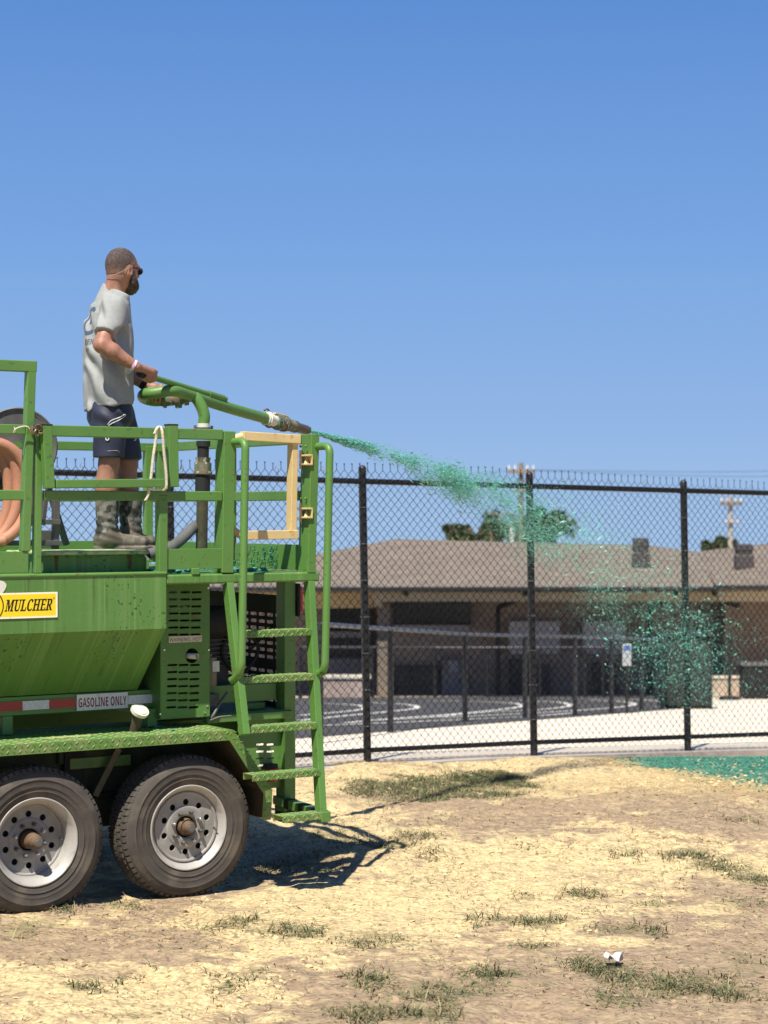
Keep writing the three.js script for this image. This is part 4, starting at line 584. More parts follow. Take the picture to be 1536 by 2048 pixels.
// discharge riser, swivel and spray boom
const BOOM = V(.52, 0, -.853), bd0 = 11.45;
{
  const boomStart = at(345, 784, bd0), bl = 1.0, boomAt = (s) => boomStart.clone().addScaledVector(BOOM, s).setY(boomStart.y - .122 * s);
  const rp = (px, py) => A2L(px, py, 11.62);
  const r = new THREE.Group(); r.name = 'discharge_riser'; T.add(r);
  const b0 = rp(403, 1108), b1 = rp(407, 860); const up = (y0, y1) => { const t = (py) => b0.clone().lerp(b1, (1108 - py) / (1108 - 860)); return [t(y0), t(y1)]; };
  obj('pipe', [rod(...up(1125, 985), .034, .034, 20)], std({ map: noisy(256, .2, [.06, .055, .03], 1, 8, 351, (u, v, c) => { const g = smooth(.55, .7, fbm(u * 6, v * 6, 353, 3, 6)); return [lerp(c[0], .05, g), lerp(c[1], .14, g), lerp(c[2], .06, g)]; }), roughness: .5 }), r);
  obj('collar', [rod(...up(985, 950), .044, .044, 20)], M.black, r); obj('valve_body', [rod(...up(950, 925), .05, .05, 20), rod(...up(948, 943), .055, .055, 20), rod(...up(927, 915), .038, .045, 20)], M.grime, r); obj('pipe', rod(...up(918, 882), .034, .034, 20), M.black, r); obj('collar', [rod(...up(893, 882), .041, .041, 20)], M.black, r);
  obj('flange', [rod(...up(860, 855), .045, .045, 24), ...[-.055, .055].map((o) => { const p = rp(407, 858); return rod(p.clone().add(V(o, -.015, 0)), p.clone().add(V(o, .02, 0)), .008, .008, 8); })], M.steel, r); obj('gasket', rod(...up(856, 847), .036, .036, 24), M.white, r);
  const e0 = rp(407, 849), e1 = rp(408, 818), e2 = rp(388, 793), e3 = rp(362, 797);
  obj('elbow', new THREE.TubeGeometry(new THREE.CatmullRomCurve3([e0, rp(408.5, 832), rp(402, 812), e2, rp(376, 793), e3]), 48, .034, 20), M.green, r);
  const f = (px, py, d) => A2L(px, py, d);
  obj('swivel_joint', [rod(f(366, 797, 11.62), f(322, 801, 11.62), .036, .036, 20), rod(f(362, 798, 11.62), f(350, 799, 11.62), .052, .052, 20), rod(f(332, 800, 11.62), f(326, 800.5, 11.62), .046, .046, 20), rod(f(376, 796, 11.62), f(368, 797, 11.62), .042, .042, 20)], M.grime, r);
  const boom = new THREE.Group(); boom.name = 'spray_boom'; T.add(boom);
  const c = [f(324, 801, 11.62), f(306, 801, 11.62), f(290, 797, 11.6), f(286, 792, 11.52), f(292, 788, 11.44), f(312, 785.5, 11.42), W2L(boomAt(-.02)), W2L(boomAt(.12)), W2L(boomAt(.3)), W2L(boomAt(.6)), W2L(boomAt(.94))];
  c[6].y += .004; c[7].y += .012; c[8].y += .006;
  obj('pipe', new THREE.TubeGeometry(new THREE.CatmullRomCurve3(c, false, 'centripetal'), 110, .0335, 20), M.green, boom);
  const seg = (s0, s1, ra, rb = ra, n = 20) => rod(W2L(boomAt(s0)), W2L(boomAt(s1)), ra, rb, n);
  obj('coupling', [seg(.93, .985, .041), seg(.945, .96, .047), seg(.985, 1.03, .036)], M.white, boom);
  obj('latch', [tube([W2L(boomAt(.92).add(V(0, .045, 0))), W2L(boomAt(.95).add(V(0, .06, .01))), W2L(boomAt(.985).add(V(0, .045, .02)))], .006, 12, 6), tube([W2L(boomAt(.94).add(V(0, -.045, .01))), W2L(boomAt(.97).add(V(0, -.05, .02))), W2L(boomAt(1.0).add(V(0, -.042, .02)))], .006, 12, 6)], M.steel, boom);
  obj('valve', [seg(1.03, 1.16, .046), seg(1.06, 1.08, .052), seg(1.12, 1.14, .052), seg(1.16, 1.26, .038)], M.grime, boom); obj('valve_lever', [bar(W2L(boomAt(1.03).add(V(.0, .046, .02))), W2L(boomAt(1.17).add(V(0, .05, .02))), .022, .01, .003, V(0, 1, 0))], M.yellow, boom);
  obj('nozzle', [seg(1.24, 1.4, .033, .031, 6), seg(1.24, 1.26, .039)], std({ map: noisy(128, .15, [.075, .06, .045], .9, 8, 361), roughness: .45 }), boom);
  // handle bar, lying beside the boom and held at its free end
  const he = boomAt(.55).add(V(-.02, .05, .05)), hd = V(BOOM.x, -.13, BOOM.z).normalize(), hp = (s) => he.clone().addScaledVector(hd, -s);
  obj('handle', [rod(W2L(hp(.8)), W2L(hp(.16)), .0175, .0175, 16), rod(W2L(hp(.17)), W2L(hp(.02)), .022, .022, 16), new THREE.SphereGeometry(.019, 12, 8).translate(...W2L(hp(.0)).toArray()), rod(W2L(hp(.06)), W2L(hp(0)), .018, .018, 12), bar(W2L(hp(.1).add(V(0, -.05, 0))), W2L(hp(.08)), .02, .02, .004)], M.green, boom);
  obj('grip', [rod(W2L(hp(.82)), W2L(hp(.7)), .021, .021, 16), rod(W2L(hp(.826)), W2L(hp(.82)), .013, .013, 12)], M.black, boom);
  HOLD.hand = hp(.745); HOLD.dir = hd; HOLD.nozzle = boomAt(1.4); HOLD.left = at(310, 800, 11.62);
  // grey suction hose from the riser foot
  obj('hose', [tube([A2L(398, 1050, 11.7), A2L(388, 1054, 11.62), A2L(366, 1076, 11.5), A2L(340, 1096, 11.35), A2L(310, 1106, 11.25), A2L(295, 1109, 11.22)], .032, 60, 16)], M.greyHose, T);
}
{ // hose reel at the front with the coiled hose on it
  const o = thing('hose_reel', TO.clone(), 'dark steel hose reel on a black frame behind the front rail', 'hose reel', null, TA);
  const z = -1.0, c = L(14, 965, z), loc = (px, py, zz) => L(px, py, zz);
  obj('flange', [new THREE.LatheGeometry([[.03, -.004], [.2, -.004], [.215, .01], [.225, .01], [.225, -.008], [.03, -.01]].map((p) => new THREE.Vector2(...p)), 64).rotateX(Math.PI / 2).rotateY(-.35).translate(L(36, 890, z - .15).x, L(36, 893, z - .15).y, z - .15)], M.steel, o);
  obj('drum', [rod(V(c.x, c.y, z - .3), V(c.x - .35, c.y, z + .1), .12, .12, 24)], M.black, o);
  const fr = (x0, y0, x1, y1, w, zz = z) => bar(loc(x0, y0, zz), loc(x1, y1, zz), w, .04, .003, V(0, 0, 1));
  for (const g of [fr(-60, 1044, 119, 1044, .028, -.75), fr(-60, 1086, 121, 1086, .028, -.75), fr(112, 1000, 110, 1098, .035, -.78), fr(90, 1000, 84, 1050, .025, -.85), fr(92, 960, 133, 1090, .03, -1.3), fr(70, 1078, 100, 1078, .1, -1.1)]) obj('frame_bar', g, M.steel, o);
    const h = thing('hose_coil', TO.clone(), 'salmon pink rubber hose coiled on the reel at the left edge', 'hose', null, TA);
  const zz = -.7, pts = [], cy = L(0, 985, zz), turns = 5.6; for (let k = 0; k <= 180; k++) { const t = k / 180, a = t * turns * Math.PI * 2 + 1.2, rx = .17 + .035 * Math.sin(t * 9), lay = -.3 + .34 * t; pts.push(V(L(-14, 985, zz).x + Math.cos(a) * (rx + .0) + lay * .22, cy.y + Math.sin(a) * .27, zz + lay * .5 + Math.cos(a) * .03)); }
  obj('coil', new THREE.TubeGeometry(new THREE.CatmullRomCurve3(pts), 700, .033, 14), M.hose, h);
  obj('tail', tube([L(-40, 1092, -.72), L(0, 1078, -.72), L(38, 1058, -.74), L(70, 1030, -.85)], .033, 30, 14), std({ map: noisy(128, .4, [.42, .1, .07], .3, 6, 371), roughness: .6 }), h);
}
{ // rope hanging over the near rail, wire lashing at the posts
  const z = .075, p = (x, y, zz = z) => TO.clone().addScaledVector(EX, L(x, y, zz).x).addScaledVector(EZ, zz).setY(L(x, y, zz).y);
  const o = thing('rope', p(318, 860), 'pale twisted rope looped over the top rail beside the unhooked gate', 'rope');
  const strands = (pts) => { const cv = new THREE.CatmullRomCurve3(pts.map((q) => q.sub(o.position))), out = []; for (let s = 0; s < 3; s++) { const w = cv.getSpacedPoints(150).map((q, i) => { const a = i * .62 + s * 2.094; return q.clone().add(V(Math.cos(a) * .0042, 0, Math.sin(a) * .0042)); }); out.push(new THREE.TubeGeometry(new THREE.CatmullRomCurve3(w), 300, .0046, 5)); } return out; };
  obj('loop', [...strands([p(309, 868), p(314, 857), p(320, 853, .06), p(324, 862), p(328, 905), p(333, 960), p(332, 976, .07), p(326, 981, .04)]), ...strands([p(316, 857, .05), p(313, 872, .03), p(307, 910, .03), p(302, 955, .03), p(299, 975, .03), p(296, 990, .03), p(291, 1001, .03)]), ...strands([p(299, 976, .03), p(308, 979, .03), p(318, 979, .03), p(326, 979, .03)])], M.rope, o);
  const w = thing('wire_lashing', p(75, 862), 'rusty wire and thin cord lashing between the two front posts', 'wire');
  const gs = []; for (let k = 0; k < 9; k++) { const a = [p(62 + R(-4, 4), 855 + R(-4, 10), R(.01, .04)), p(70 + R(-4, 4), 862 + R(-8, 8), R(.01, .05)), p(80 + R(-5, 5), 858 + R(-10, 10), R(.01, .06)), p(88 + R(-4, 6), 852 + R(-6, 8), R(.01, .05))].map((q) => q.sub(w.position)); gs.push(tube(a, R(.0035, .006), 24, 5)); }
  obj('wire', gs, M.rust, w);
  obj('cord', [tube([p(27, 864, .01), p(33, 857, .03), p(46, 853, .03), p(56, 854, .03), p(62, 862, .03), p(68, 866, .04), p(72, 858, .05)].map((q) => q.sub(w.position)), .0035, 40, 5), tube([p(29, 854, .01), p(30, 862, .012), p(28, 866, .012)].map((q) => q.sub(w.position)), .004, 10, 5)], M.rope, w);
}

// ---------------------------------------------------------------- the man at the spray boom
const smin = (a, b, k) => { const h = Math.max(k - Math.abs(a - b), 0) / k; return Math.min(a, b) - h * h * k * .25; };
function cap(p, a, b, ra, rb) { const bx = b.x - a.x, by = b.y - a.y, bz = b.z - a.z, px = p.x - a.x, py = p.y - a.y, pz = p.z - a.z, t = clamp((px * bx + py * by + pz * bz) / (bx * bx + by * by + bz * bz + 1e-9)), x = px - bx * t, y = py - by * t, z = pz - bz * t; return Math.sqrt(x * x + y * y + z * z) - (ra + (rb - ra) * t); }
function netMesh(sdf, mn, mx, h, color) {                     // surface nets
  const n = [0, 1, 2].map((k) => Math.ceil((mx[k] - mn[k]) / h) + 1), [nx, ny, nz] = n, val = new Float32Array(nx * ny * nz), p = V();
  for (let k = 0; k < nz; k++) for (let j = 0; j < ny; j++) for (let i = 0; i < nx; i++) { p.set(mn[0] + i * h, mn[1] + j * h, mn[2] + k * h); val[(k * ny + j) * nx + i] = sdf(p); }
  const id = new Int32Array(nx * ny * nz).fill(-1), pos = [], idx = [], ed = [[0, 1], [2, 3], [4, 5], [6, 7], [0, 2], [1, 3], [4, 6], [5, 7], [0, 4], [1, 5], [2, 6], [3, 7]];
  for (let k = 0; k < nz - 1; k++) for (let j = 0; j < ny - 1; j++) for (let i = 0; i < nx - 1; i++) {
    const v = []; let neg = 0; for (let c = 0; c < 8; c++) { const q = val[((k + (c >> 2)) * ny + j + ((c >> 1) & 1)) * nx + i + (c & 1)]; v.push(q); if (q < 0) neg++; }
    if (neg === 0 || neg === 8) continue; let x = 0, y = 0, z = 0, m = 0;
    for (const [a, b] of ed) if ((v[a] < 0) !== (v[b] < 0)) { const t = v[a] / (v[a] - v[b]); x += (a & 1) + ((b & 1) - (a & 1)) * t; y += ((a >> 1) & 1) + (((b >> 1) & 1) - ((a >> 1) & 1)) * t; z += (a >> 2) + ((b >> 2) - (a >> 2)) * t; m++; }
    id[(k * ny + j) * nx + i] = pos.length / 3; pos.push(mn[0] + (i + x / m) * h, mn[1] + (j + y / m) * h, mn[2] + (k + z / m) * h);
  }
  const I = (i, j, k) => id[(k * ny + j) * nx + i], quad = (a, b, c, d, f) => { if (a < 0 || b < 0 || c < 0 || d < 0) return; f ? idx.push(a, b, c, a, c, d) : idx.push(a, c, b, a, d, c); };
  for (let k = 1; k < nz - 1; k++) for (let j = 1; j < ny - 1; j++) for (let i = 1; i < nx - 1; i++) {
    const o = val[(k * ny + j) * nx + i] < 0;
    if (o !== val[(k * ny + j) * nx + i + 1] < 0) quad(I(i, j - 1, k - 1), I(i, j, k - 1), I(i, j, k), I(i, j - 1, k), o);
    if (o !== val[(k * ny + j + 1) * nx + i] < 0) quad(I(i - 1, j, k - 1), I(i - 1, j, k), I(i, j, k), I(i, j, k - 1), o);
    if (o !== val[((k + 1) * ny + j) * nx + i] < 0) quad(I(i - 1, j - 1, k), I(i, j - 1, k), I(i, j, k), I(i - 1, j, k), o);
  }
  let g = new THREE.BufferGeometry(); g.setAttribute('position', new THREE.Float32BufferAttribute(pos, 3)); g.setIndex(idx); g.computeVertexNormals();
  if (color) { const N = g.attributes.normal, c = new Float32Array(pos.length), q = V(), m = V(); for (let i = 0; i < pos.length / 3; i++) { q.fromArray(pos, i * 3); m.fromBufferAttribute(N, i); const r = color(q, m); c[i * 3] = r[0]; c[i * 3 + 1] = r[1]; c[i * 3 + 2] = r[2]; } g.setAttribute('color', new THREE.BufferAttribute(c, 3)); }
  return g;
}
{
  const DP = 11.4, pp = (x, y, dz = 0) => at(x, y, DP - dz);
  const base = pp(235, 1100), man = thing('person', base, 'man in grey T-shirt, navy shorts and muddy boots holding the spray handle on the trailer', 'person');
  const q = (x, y, dz = 0) => pp(x, y, dz).sub(base);           // in the man's own frame: x right in the picture, y up, z to the camera
  const fb = V(.89, 0, -.454), rb = V(.454, 0, .89);            // which way the body faces, and its right
  const fh = V(.68, 0, -.733), rh = V(.733, 0, .68);          // the head is turned a little farther
  const mix = (c, f, r, y) => c.clone().addScaledVector(fb, f).addScaledVector(rb, r).add(V(0, y, 0)), mixh = (c, f, r, y) => c.clone().addScaledVector(fh, f).addScaledVector(rh, r).add(V(0, y, 0));
  const hand = HOLD.hand.clone().sub(base), hd = HOLD.dir;
  // joints
  const C = q(245, 534), neckB = q(222, 592), chest = q(217, 640), pelvis = q(226, 815);
  const shR = q(229, 617, .16), elR = q(203, 690, .3), wrR = hand.clone().addScaledVector(hd, -.075).add(V(-.012, .034, .03));
  const shL = q(206, 620, -.17), elL = q(238, 735, -.16), wrL = q(292, 772, -.16), hdL = q(309, 789, -.17);
  const hipR = q(222, 835, .08), knR = q(218, 925, .09), anR = q(214, 1072, .08), hipL = q(238, 835, -.08), knL = q(256, 925, -.07), anL = q(262, 1072, -.08);
  const ellip = (p, c, f, r, a, b, h) => { const d = p.clone().sub(c), x = d.dot(f) / a, y = d.y / h, z = d.dot(r) / b, k = Math.sqrt(x * x + y * y + z * z); return (k - 1) * Math.min(a, b, h); };
  // torso as a stack of ellipses: [y, left edge px, right edge px] read along the silhouette
  const prof = [[566, 216, 242], [584, 206, 251], [596, 194, 257], [610, 181, 262], [630, 171, 264], [660, 165, 267], [700, 163, 269], [740, 163.5, 269], [780, 165, 268], [812, 166, 267], [830, 167, 266]].map(([y, a, b]) => { const l = q(a, y), r = q(b, y); return { y: l.y, c: (l.x + r.x) / 2, w: (r.x - l.x) / 2 }; });
  const ring = (y) => { if (y >= prof[0].y) return prof[0]; for (let i = 0; i < prof.length - 1; i++) { const a = prof[i], b = prof[i + 1]; if (y <= a.y && y >= b.y) { const t = (a.y - y) / (a.y - b.y); return { c: lerp(a.c, b.c, t), w: lerp(a.w, b.w, t) }; } } return prof[prof.length - 1]; };
  const torso = (p, grow) => { const r = ring(p.y), k = r.w / .15, a = .122 * k + grow, b = .205 * k + grow, x = p.x - r.c, z = p.z - .0, f = (x * fb.x + z * fb.z) / a, s = (x * rb.x + z * rb.z) / b, e = Math.pow(Math.pow(Math.abs(f), 2.3) + Math.pow(Math.abs(s), 2.3), 1 / 2.3); const d = (e - 1) * a; const top = p.y - prof[0].y, bot = prof[prof.length - 1].y - p.y; return Math.max(d, top, bot); };
  // hands: fingers closed round a bar
  function hand5(c, dir, wrist, side, R0) {                      // side: from the bar towards the back of the hand
    const n1 = side.clone().addScaledVector(dir, -side.dot(dir)).normalize(), n2 = dir.clone().cross(n1).normalize(); if (n2.y > 0) n2.negate();   // n2 points down round the bar
    const arc = (t, a, r) => c.clone().addScaledVector(dir, t).addScaledVector(n1, Math.cos(a) * r).addScaledVector(n2, Math.sin(a) * r), bones = [];
    const kn = [.036, .014, -.008, -.029], ln = [.95, 1.05, 1, .82], rad = [.0102, .0105, .0098, .0088];
    for (let i = 0; i < 4; i++) { const t = kn[i], r = R0 + rad[i], A = [-.55, .25, 1.15 * ln[i], 2.2 * ln[i], 3.0 * ln[i]].map((a) => arc(t, a, r + (a < 0 ? .012 : 0))); bones.push([wrist.clone().lerp(A[0], .35), A[0], .013, .0125]); for (let k = 0; k < 4; k++) bones.push([A[k], A[k + 1], rad[i] * (1.12 - k * .08), rad[i] * (1.04 - k * .08)]); }
    const palm = arc(.0, -.5, R0 + .012); bones.push([wrist, palm, .024, .026]); bones.push([arc(.02, -.45, R0 + .012), arc(-.02, -.2, R0 + .01), .017, .016]);
    const th0 = arc(-.035, -1.2, R0 + .012), th1 = arc(.0, -1.9, R0 + .013), th2 = arc(.034, -2.2, R0 + .011); bones.push([wrist, th0, .018, .015], [th0, th1, .0135, .0115], [th1, th2, .011, .0095]);
    return bones;
  }
  const hb = hand5(hand, hd, wrR, V(.05, .25, 1), .018), hbL = hand5(hdL, V(1, -.12, 0).normalize(), wrL, V(-.1, .8, .6), .03);
  const handS = (p, B) => { let d = 9; for (const b of B) d = smin(d, cap(p, ...b), .0045); return d; };
  const nearHand = (p, c) => p.distanceTo(c) < .13;
  const armR = [[shR, elR, .056, .043], [elR, elR.clone().lerp(wrR, .3), .044, .047], [elR.clone().lerp(wrR, .3), wrR, .047, .027]], armL = [[shL, elL, .055, .042], [elL, elL.clone().lerp(wrL, .3), .043, .045], [elL.clone().lerp(wrL, .3), wrL, .045, .027]];
  const legs = [[hipR, knR, .066, .058], [knR, knR.clone().lerp(anR, .35).add(V(-.018, 0, 0)), .056, .062], [knR.clone().lerp(anR, .35), anR, .058, .04], [hipL, knL, .066, .056], [knL, knL.clone().lerp(anL, .35).add(V(-.016, 0, 0)), .055, .06], [knL.clone().lerp(anL, .35), anL, .056, .04]];
  const ear = mixh(C, -.008, .074, -.03);
  const headS = (p) => {
    let d = smin(ellip(p, mixh(C, -.014, 0, .008), fh, rh, .094, .076, .1), ellip(p, mixh(C, .014, 0, -.02), fh, rh, .078, .07, .095), .03);
    d = smin(d, ellip(p, mixh(C, .038, 0, -.082), fh, rh, .052, .052, .05), .03);                    // jaw
    d = smin(d, cap(p, mixh(C, .088, 0, -.012), mixh(C, .108, 0, -.042), .009, .014), .014);          // nose
    d = smin(d, cap(p, mixh(C, .078, -.04, .002), mixh(C, .078, .04, .002), .014, .014), .014);       // brow
    d = smin(d, cap(p, mixh(C, .086, -.02, -.072), mixh(C, .086, .02, -.072), .008, .008), .008);     // lips
    const e = Math.max(ellip(p, ear, fh, rh, .021, .012, .033), -ellip(p, mixh(ear, .002, .011, 0), fh, rh, .012, .007, .022)); d = smin(d, e, .006);
    d = smin(d, cap(p, mixh(C, -.03, 0, -.06), neckB.clone().add(V(-.004, -.02, 0)), .056, .066), .03);
    return d;
  };
  const skin = (p) => {
    let d = headS(p);
    d = smin(d, torso(p, -.022), .02);
    for (const b of armR) d = smin(d, cap(p, ...b), .02); let l = 9; for (const b of armL) l = smin(l, cap(p, ...b), .02); d = Math.min(d, l);
    for (const b of legs) d = smin(d, cap(p, ...b), .02);
    d = smin(d, Math.min(handS(p, hb), 9), .012); d = smin(d, handS(p, hbL), .012);
    return d;
  };
  const skinCol = (p, n) => {
    const k = .85 + .3 * noise3(p.x * 40, p.y * 40, p.z * 40), red = noise3(p.x * 12 + 5, p.y * 12, p.z * 12), hairy = smooth(.5, .7, noise3(p.x * 160, p.y * 60, p.z * 160));
    let c = [.31, .16, .105]; const arm = Math.min(cap(p, ...armR[1]), cap(p, ...armR[2])) < .02; if (arm) c = c.map((v, i) => lerp(v, [.14, .075, .04][i], hairy * .55));
    c = c.map((v, i) => lerp(v, [.38, .14, .1][i], red * .4)); return c.map((v) => v * k);
  };
  const bb = (pts, m) => { const a = new THREE.Box3().setFromPoints(pts).expandByScalar(m); return [a.min.toArray(), a.max.toArray()]; };
  const skinM = std({ vertexColors: true, roughness: .55 });
  const inBox = (p, b, m = 0) => p.x > b[0][0] + m && p.y > b[0][1] + m && p.z > b[0][2] + m && p.x < b[1][0] - m && p.y < b[1][1] - m && p.z < b[1][2] - m;
  const hBox = [[C.x - .14, C.y - .16, C.z - .14], [C.x + .15, C.y + .13, C.z + .14]], rBox = bb(hb.flatMap((b) => [b[0], b[1]]), .03), lBox = bb(hbL.flatMap((b) => [b[0], b[1]]), .03);
  const cut = (p) => (inBox(p, hBox, .012) || inBox(p, rBox, .012) || inBox(p, lBox, .012)) ? 1 : skin(p);
  const full = bb([C, anR, anL, hand, hdL, shR, elR], .16);
  const gs = [netMesh(cut, ...full, .0115, skinCol), netMesh(skin, ...hBox, .0045, skinCol), netMesh(skin, ...rBox, .0035, skinCol), netMesh(skin, ...lBox, .0045, skinCol)];
  obj('body', gs, skinM, man);
  // T-shirt
  const slR = elR.clone().lerp(shR, .3), slL = elL.clone().lerp(shL, .25);
  const fold = (p) => .011 * Math.sin(p.y * 34 + p.x * 46 + 5 * noise3(p.x * 7, p.y * 7, p.z * 7)) * smooth(.3, .7, noise3(p.x * 9 + 3, p.y * 6, p.z * 9)) + .006 * (noise3(p.x * 13, p.y * 9, p.z * 13) - .5);
  const shirt = (p) => {
    let d = torso(p, .004), w = -.004 * Math.sin(p.x * 60 + p.z * 40 + 2 * noise3(p.x * 8, p.y * 5, p.z * 8)) * smooth(.75, .5, p.y - .0 > 0 ? (p.y - .8) / .6 + .3 : 0);
    const sv = Math.max(smin(cap(p, shR.clone().add(V(0, -.002, 0)), slR, .071, .068), cap(p, neckB.clone().add(V(-.02, -.05, .03)), shR, .05, .062), .05), -p.clone().sub(slR).dot(shR.clone().sub(slR).normalize()) - .004);
    const sl = Math.max(cap(p, shL, slL, .068, .066), -p.clone().sub(slL).dot(shL.clone().sub(slL).normalize()));
    d = smin(d, sv, .014); d = smin(d, sl, .014); d = smin(d, cap(p, neckB.clone().add(V(-.012, -.03, 0)), neckB.clone().add(V(.012, .04, 0)), .075, .066), .03);
    d = Math.max(d, (p.x - q(234, 582).x) * .5 + (p.y - q(234, 582).y) * .866);
    const hem = q(216, 816).y + (p.x - q(216, 816).x) * .12; d = Math.max(d, hem - p.y);
    if (Math.abs(p.y - hem - .022) < .002) d += .0012;
    return d + (fold(p) + w) * smooth(.02, -.08, p.y - prof[0].y);
  };
  const shirtM = std({ map: noisy(256, .25, [.29, .298, .288], .2, 20, 401), roughness: .9, bumpMap: tex(128, 128, (u, v) => .5 + .25 * Math.sin(u * 128 * Math.PI) + .25 * Math.sin(v * 128 * Math.PI), false, .12), bumpScale: .0004 });
  const sBox = bb([q(160, 580), q(272, 815), shR, slR, shL, slL], .12); const shirtG = netMesh(shirt, ...sBox, .0062);
  const sm = obj('shirt', shirtG, shirtM, man);
  { // print on the back: a blue ring mark over lines of small type
    const tx = canvasTex(256, 384, (c, w, h) => { c.clearRect(0, 0, w, h); c.strokeStyle = '#3a546e'; c.lineWidth = 24; c.beginPath(); c.arc(128, 120, 74, .9, 5.4); c.stroke(); c.fillStyle = '#2c4763'; c.beginPath(); c.moveTo(128, 86); c.lineTo(158, 130); c.lineTo(110, 140); c.fill(); c.fillStyle = '#4c5a66'; c.font = 'bold 44px sans-serif'; c.textAlign = 'center'; c.fillText('GREEN', 128, 264); c.font = '26px sans-serif'; c.fillText('SEEDING', 128, 304); });
    const nU = 24, nV = 30, pos = [], uv = [], idx = [], c0 = q(196, 668);
    for (let j = 0; j <= nV; j++) for (let i = 0; i <= nU; i++) { const s = (i / nU - .5) * .2 - .022, y = c0.y + (.5 - j / nV) * .36, o = V(ring(y).c, y, 0).addScaledVector(rb, -s).addScaledVector(fb, -.4).addScaledVector(rb, 0); let t = 0; for (let k = 0; k < 40; k++) { const d = shirt(o.clone().addScaledVector(fb, t)); t += d * .7; if (d < .0004) break; } const p = o.addScaledVector(fb, t - .0016); pos.push(p.x, p.y, p.z); uv.push(1 - i / nU, 1 - j / nV); if (i < nU && j < nV) { const a = j * (nU + 1) + i; idx.push(a, a + nU + 1, a + 1, a + 1, a + nU + 1, a + nU + 2); } }
    const g = new THREE.BufferGeometry(); g.setAttribute('position', new THREE.Float32BufferAttribute(pos, 3)); g.setAttribute('uv', new THREE.Float32BufferAttribute(uv, 2)); g.setIndex(idx); g.computeVertexNormals();
    obj('shirt_print', g, std({ map: tx, alphaTest: .4, roughness: .9, side: THREE.DoubleSide }), sm, true);
  }
  // shorts
  const sh = prof[prof.length - 1];
  const shorts = (p) => {
    let d = 9; const y0 = q(0, 918).y;
    const leg = (h, k, grow) => cap(p, h, k, .098, .088);
    const a = Math.max(leg(hipR, knR.clone().add(V(-.004, 0, 0))), y0 + .004 - p.y), b = Math.max(leg(hipL, knL.clone().add(V(-.004, 0, 0))), y0 - p.y);
    d = smin(a, b, .02); d = smin(d, Math.max(ellip(p, q(219, 822), fb, rb, .122, .172, .14), p.y - q(0, 788).y), .05);
    return d + .005 * Math.sin(p.y * 40 + p.x * 55 + 6 * noise3(p.x * 6, p.y * 6, p.z * 6)) * smooth(.35, .7, noise3(p.x * 8 + 1, p.y * 7, p.z * 8)) + .007 * (noise3(p.x * 12, p.y * 12, p.z * 12) - .5);
  };
  const shM = std({ map: noisy(256, .2, [.02, .024, .046], .3, 16, 411), roughness: .62, bumpMap: greenBump, bumpScale: .0006 });
  const so = obj('shorts', netMesh(shorts, ...bb([q(165, 790), q(285, 925), hipR, hipL], .17), .0068), shM, man);
  const onS = (px, py) => { let t = .5; const o = q(px, py); for (let k = 0; k < 60; k++) { const d = shorts(o.clone().setZ(t)); t -= d * .7; if (d < .0003) break; } return o.setZ(t); };
  const whiteM = std({ color: lin(.62, .62, .6), roughness: .6 });
  obj('piping', [tube([[224, 852], [232, 844], [246, 838], [256, 832], [258, 833], [247, 842], [234, 849], [226, 854]].map(([x, y]) => onS(x, y).add(V(0, 0, .002))), .0028, 50, 5)], whiteM, so);
  for (const [x, y] of [[223.5, 880], [268, 877.5]]) { const p = onS(x, y); obj('snap', [new THREE.TorusGeometry(.0085, .0035, 8, 16).translate(p.x, p.y, p.z + .002)], whiteM, so); }
  obj('logo_stitch', tube([[223, 904], [232, 903.5], [242, 903], [244, 905], [246, 907]].map(([x, y]) => onS(x, y).add(V(0, 0, .001))), .0016, 20, 4), std({ color: lin(.3, .3, .32), roughness: .7 }), so);
  // boots
  const bootS = (an, kn, toe, dzT) => (p) => {
    const top = kn.clone().lerp(an, .42); top.x = an.x + (top.x - an.x) * .6;
    let d = smin(cap(p, top, an, .073, .058), cap(p, an.clone().add(V(-.02, -.035, 0)), toe, .05, .038), .06);
    d = Math.max(d, p.y - top.y - .01); d = Math.max(d, -.006 - p.y); const sole = Math.max(smin(cap(p, an.clone().setY(.01).add(V(-.03, 0, 0)), toe.clone().setY(.01), .05, .048), 9, .01), Math.abs(p.y - .008) - .014); d = Math.min(d, sole);
    if (p.y > top.y - .016) d -= .003;
    const cr = smooth(.3, .12, p.y) * .003 * Math.sin(p.y * 130 + p.x * 60 + 3 * noise3(p.x * 9, p.y * 9, p.z * 9)) * smooth(.04, .08, p.y);
    return d + cr + .004 * (noise3(p.x * 18, p.y * 14, p.z * 18) - .5);
  };
  const bootC = (p) => { const m = smooth(.5, .62, noise3(p.x * 26, p.y * 22, p.z * 26)), m2 = smooth(.56, .66, noise3(p.x * 44 + 7, p.y * 36, p.z * 44)), m3 = smooth(.62, .7, noise3(p.x * 40 + 17, p.y * 34 + 4, p.z * 40)); let c = [.045, .045, .036]; c = c.map((v, i) => lerp(v, [.13, .125, .105][i], m)); c = c.map((v, i) => lerp(v, [.02, .022, .018][i], m2)); c = c.map((v, i) => lerp(v, [.19, .185, .165][i], m3)); const mud = smooth(.6, .8, noise3(p.x * 11, p.y * 11 + 2, p.z * 11) + smooth(.2, .02, p.y) * .45); return c.map((v, i) => lerp(v, [.17, .14, .1][i], mud * .6)); };
  const bootM = std({ vertexColors: true, roughness: .8 });
  const toeR = q(283, 1096, .02), toeL = q(299, 1088, -.16);
  toeR.y = .045; toeL.y = .045; anR.y = Math.max(anR.y, .07); anL.y = Math.max(anL.y, .07);
  obj('boot', netMesh(bootS(anR, knR, toeR), ...bb([knR, anR, toeR, V(toeR.x, 0, toeR.z)], .09), .0068, bootC), bootM, man);
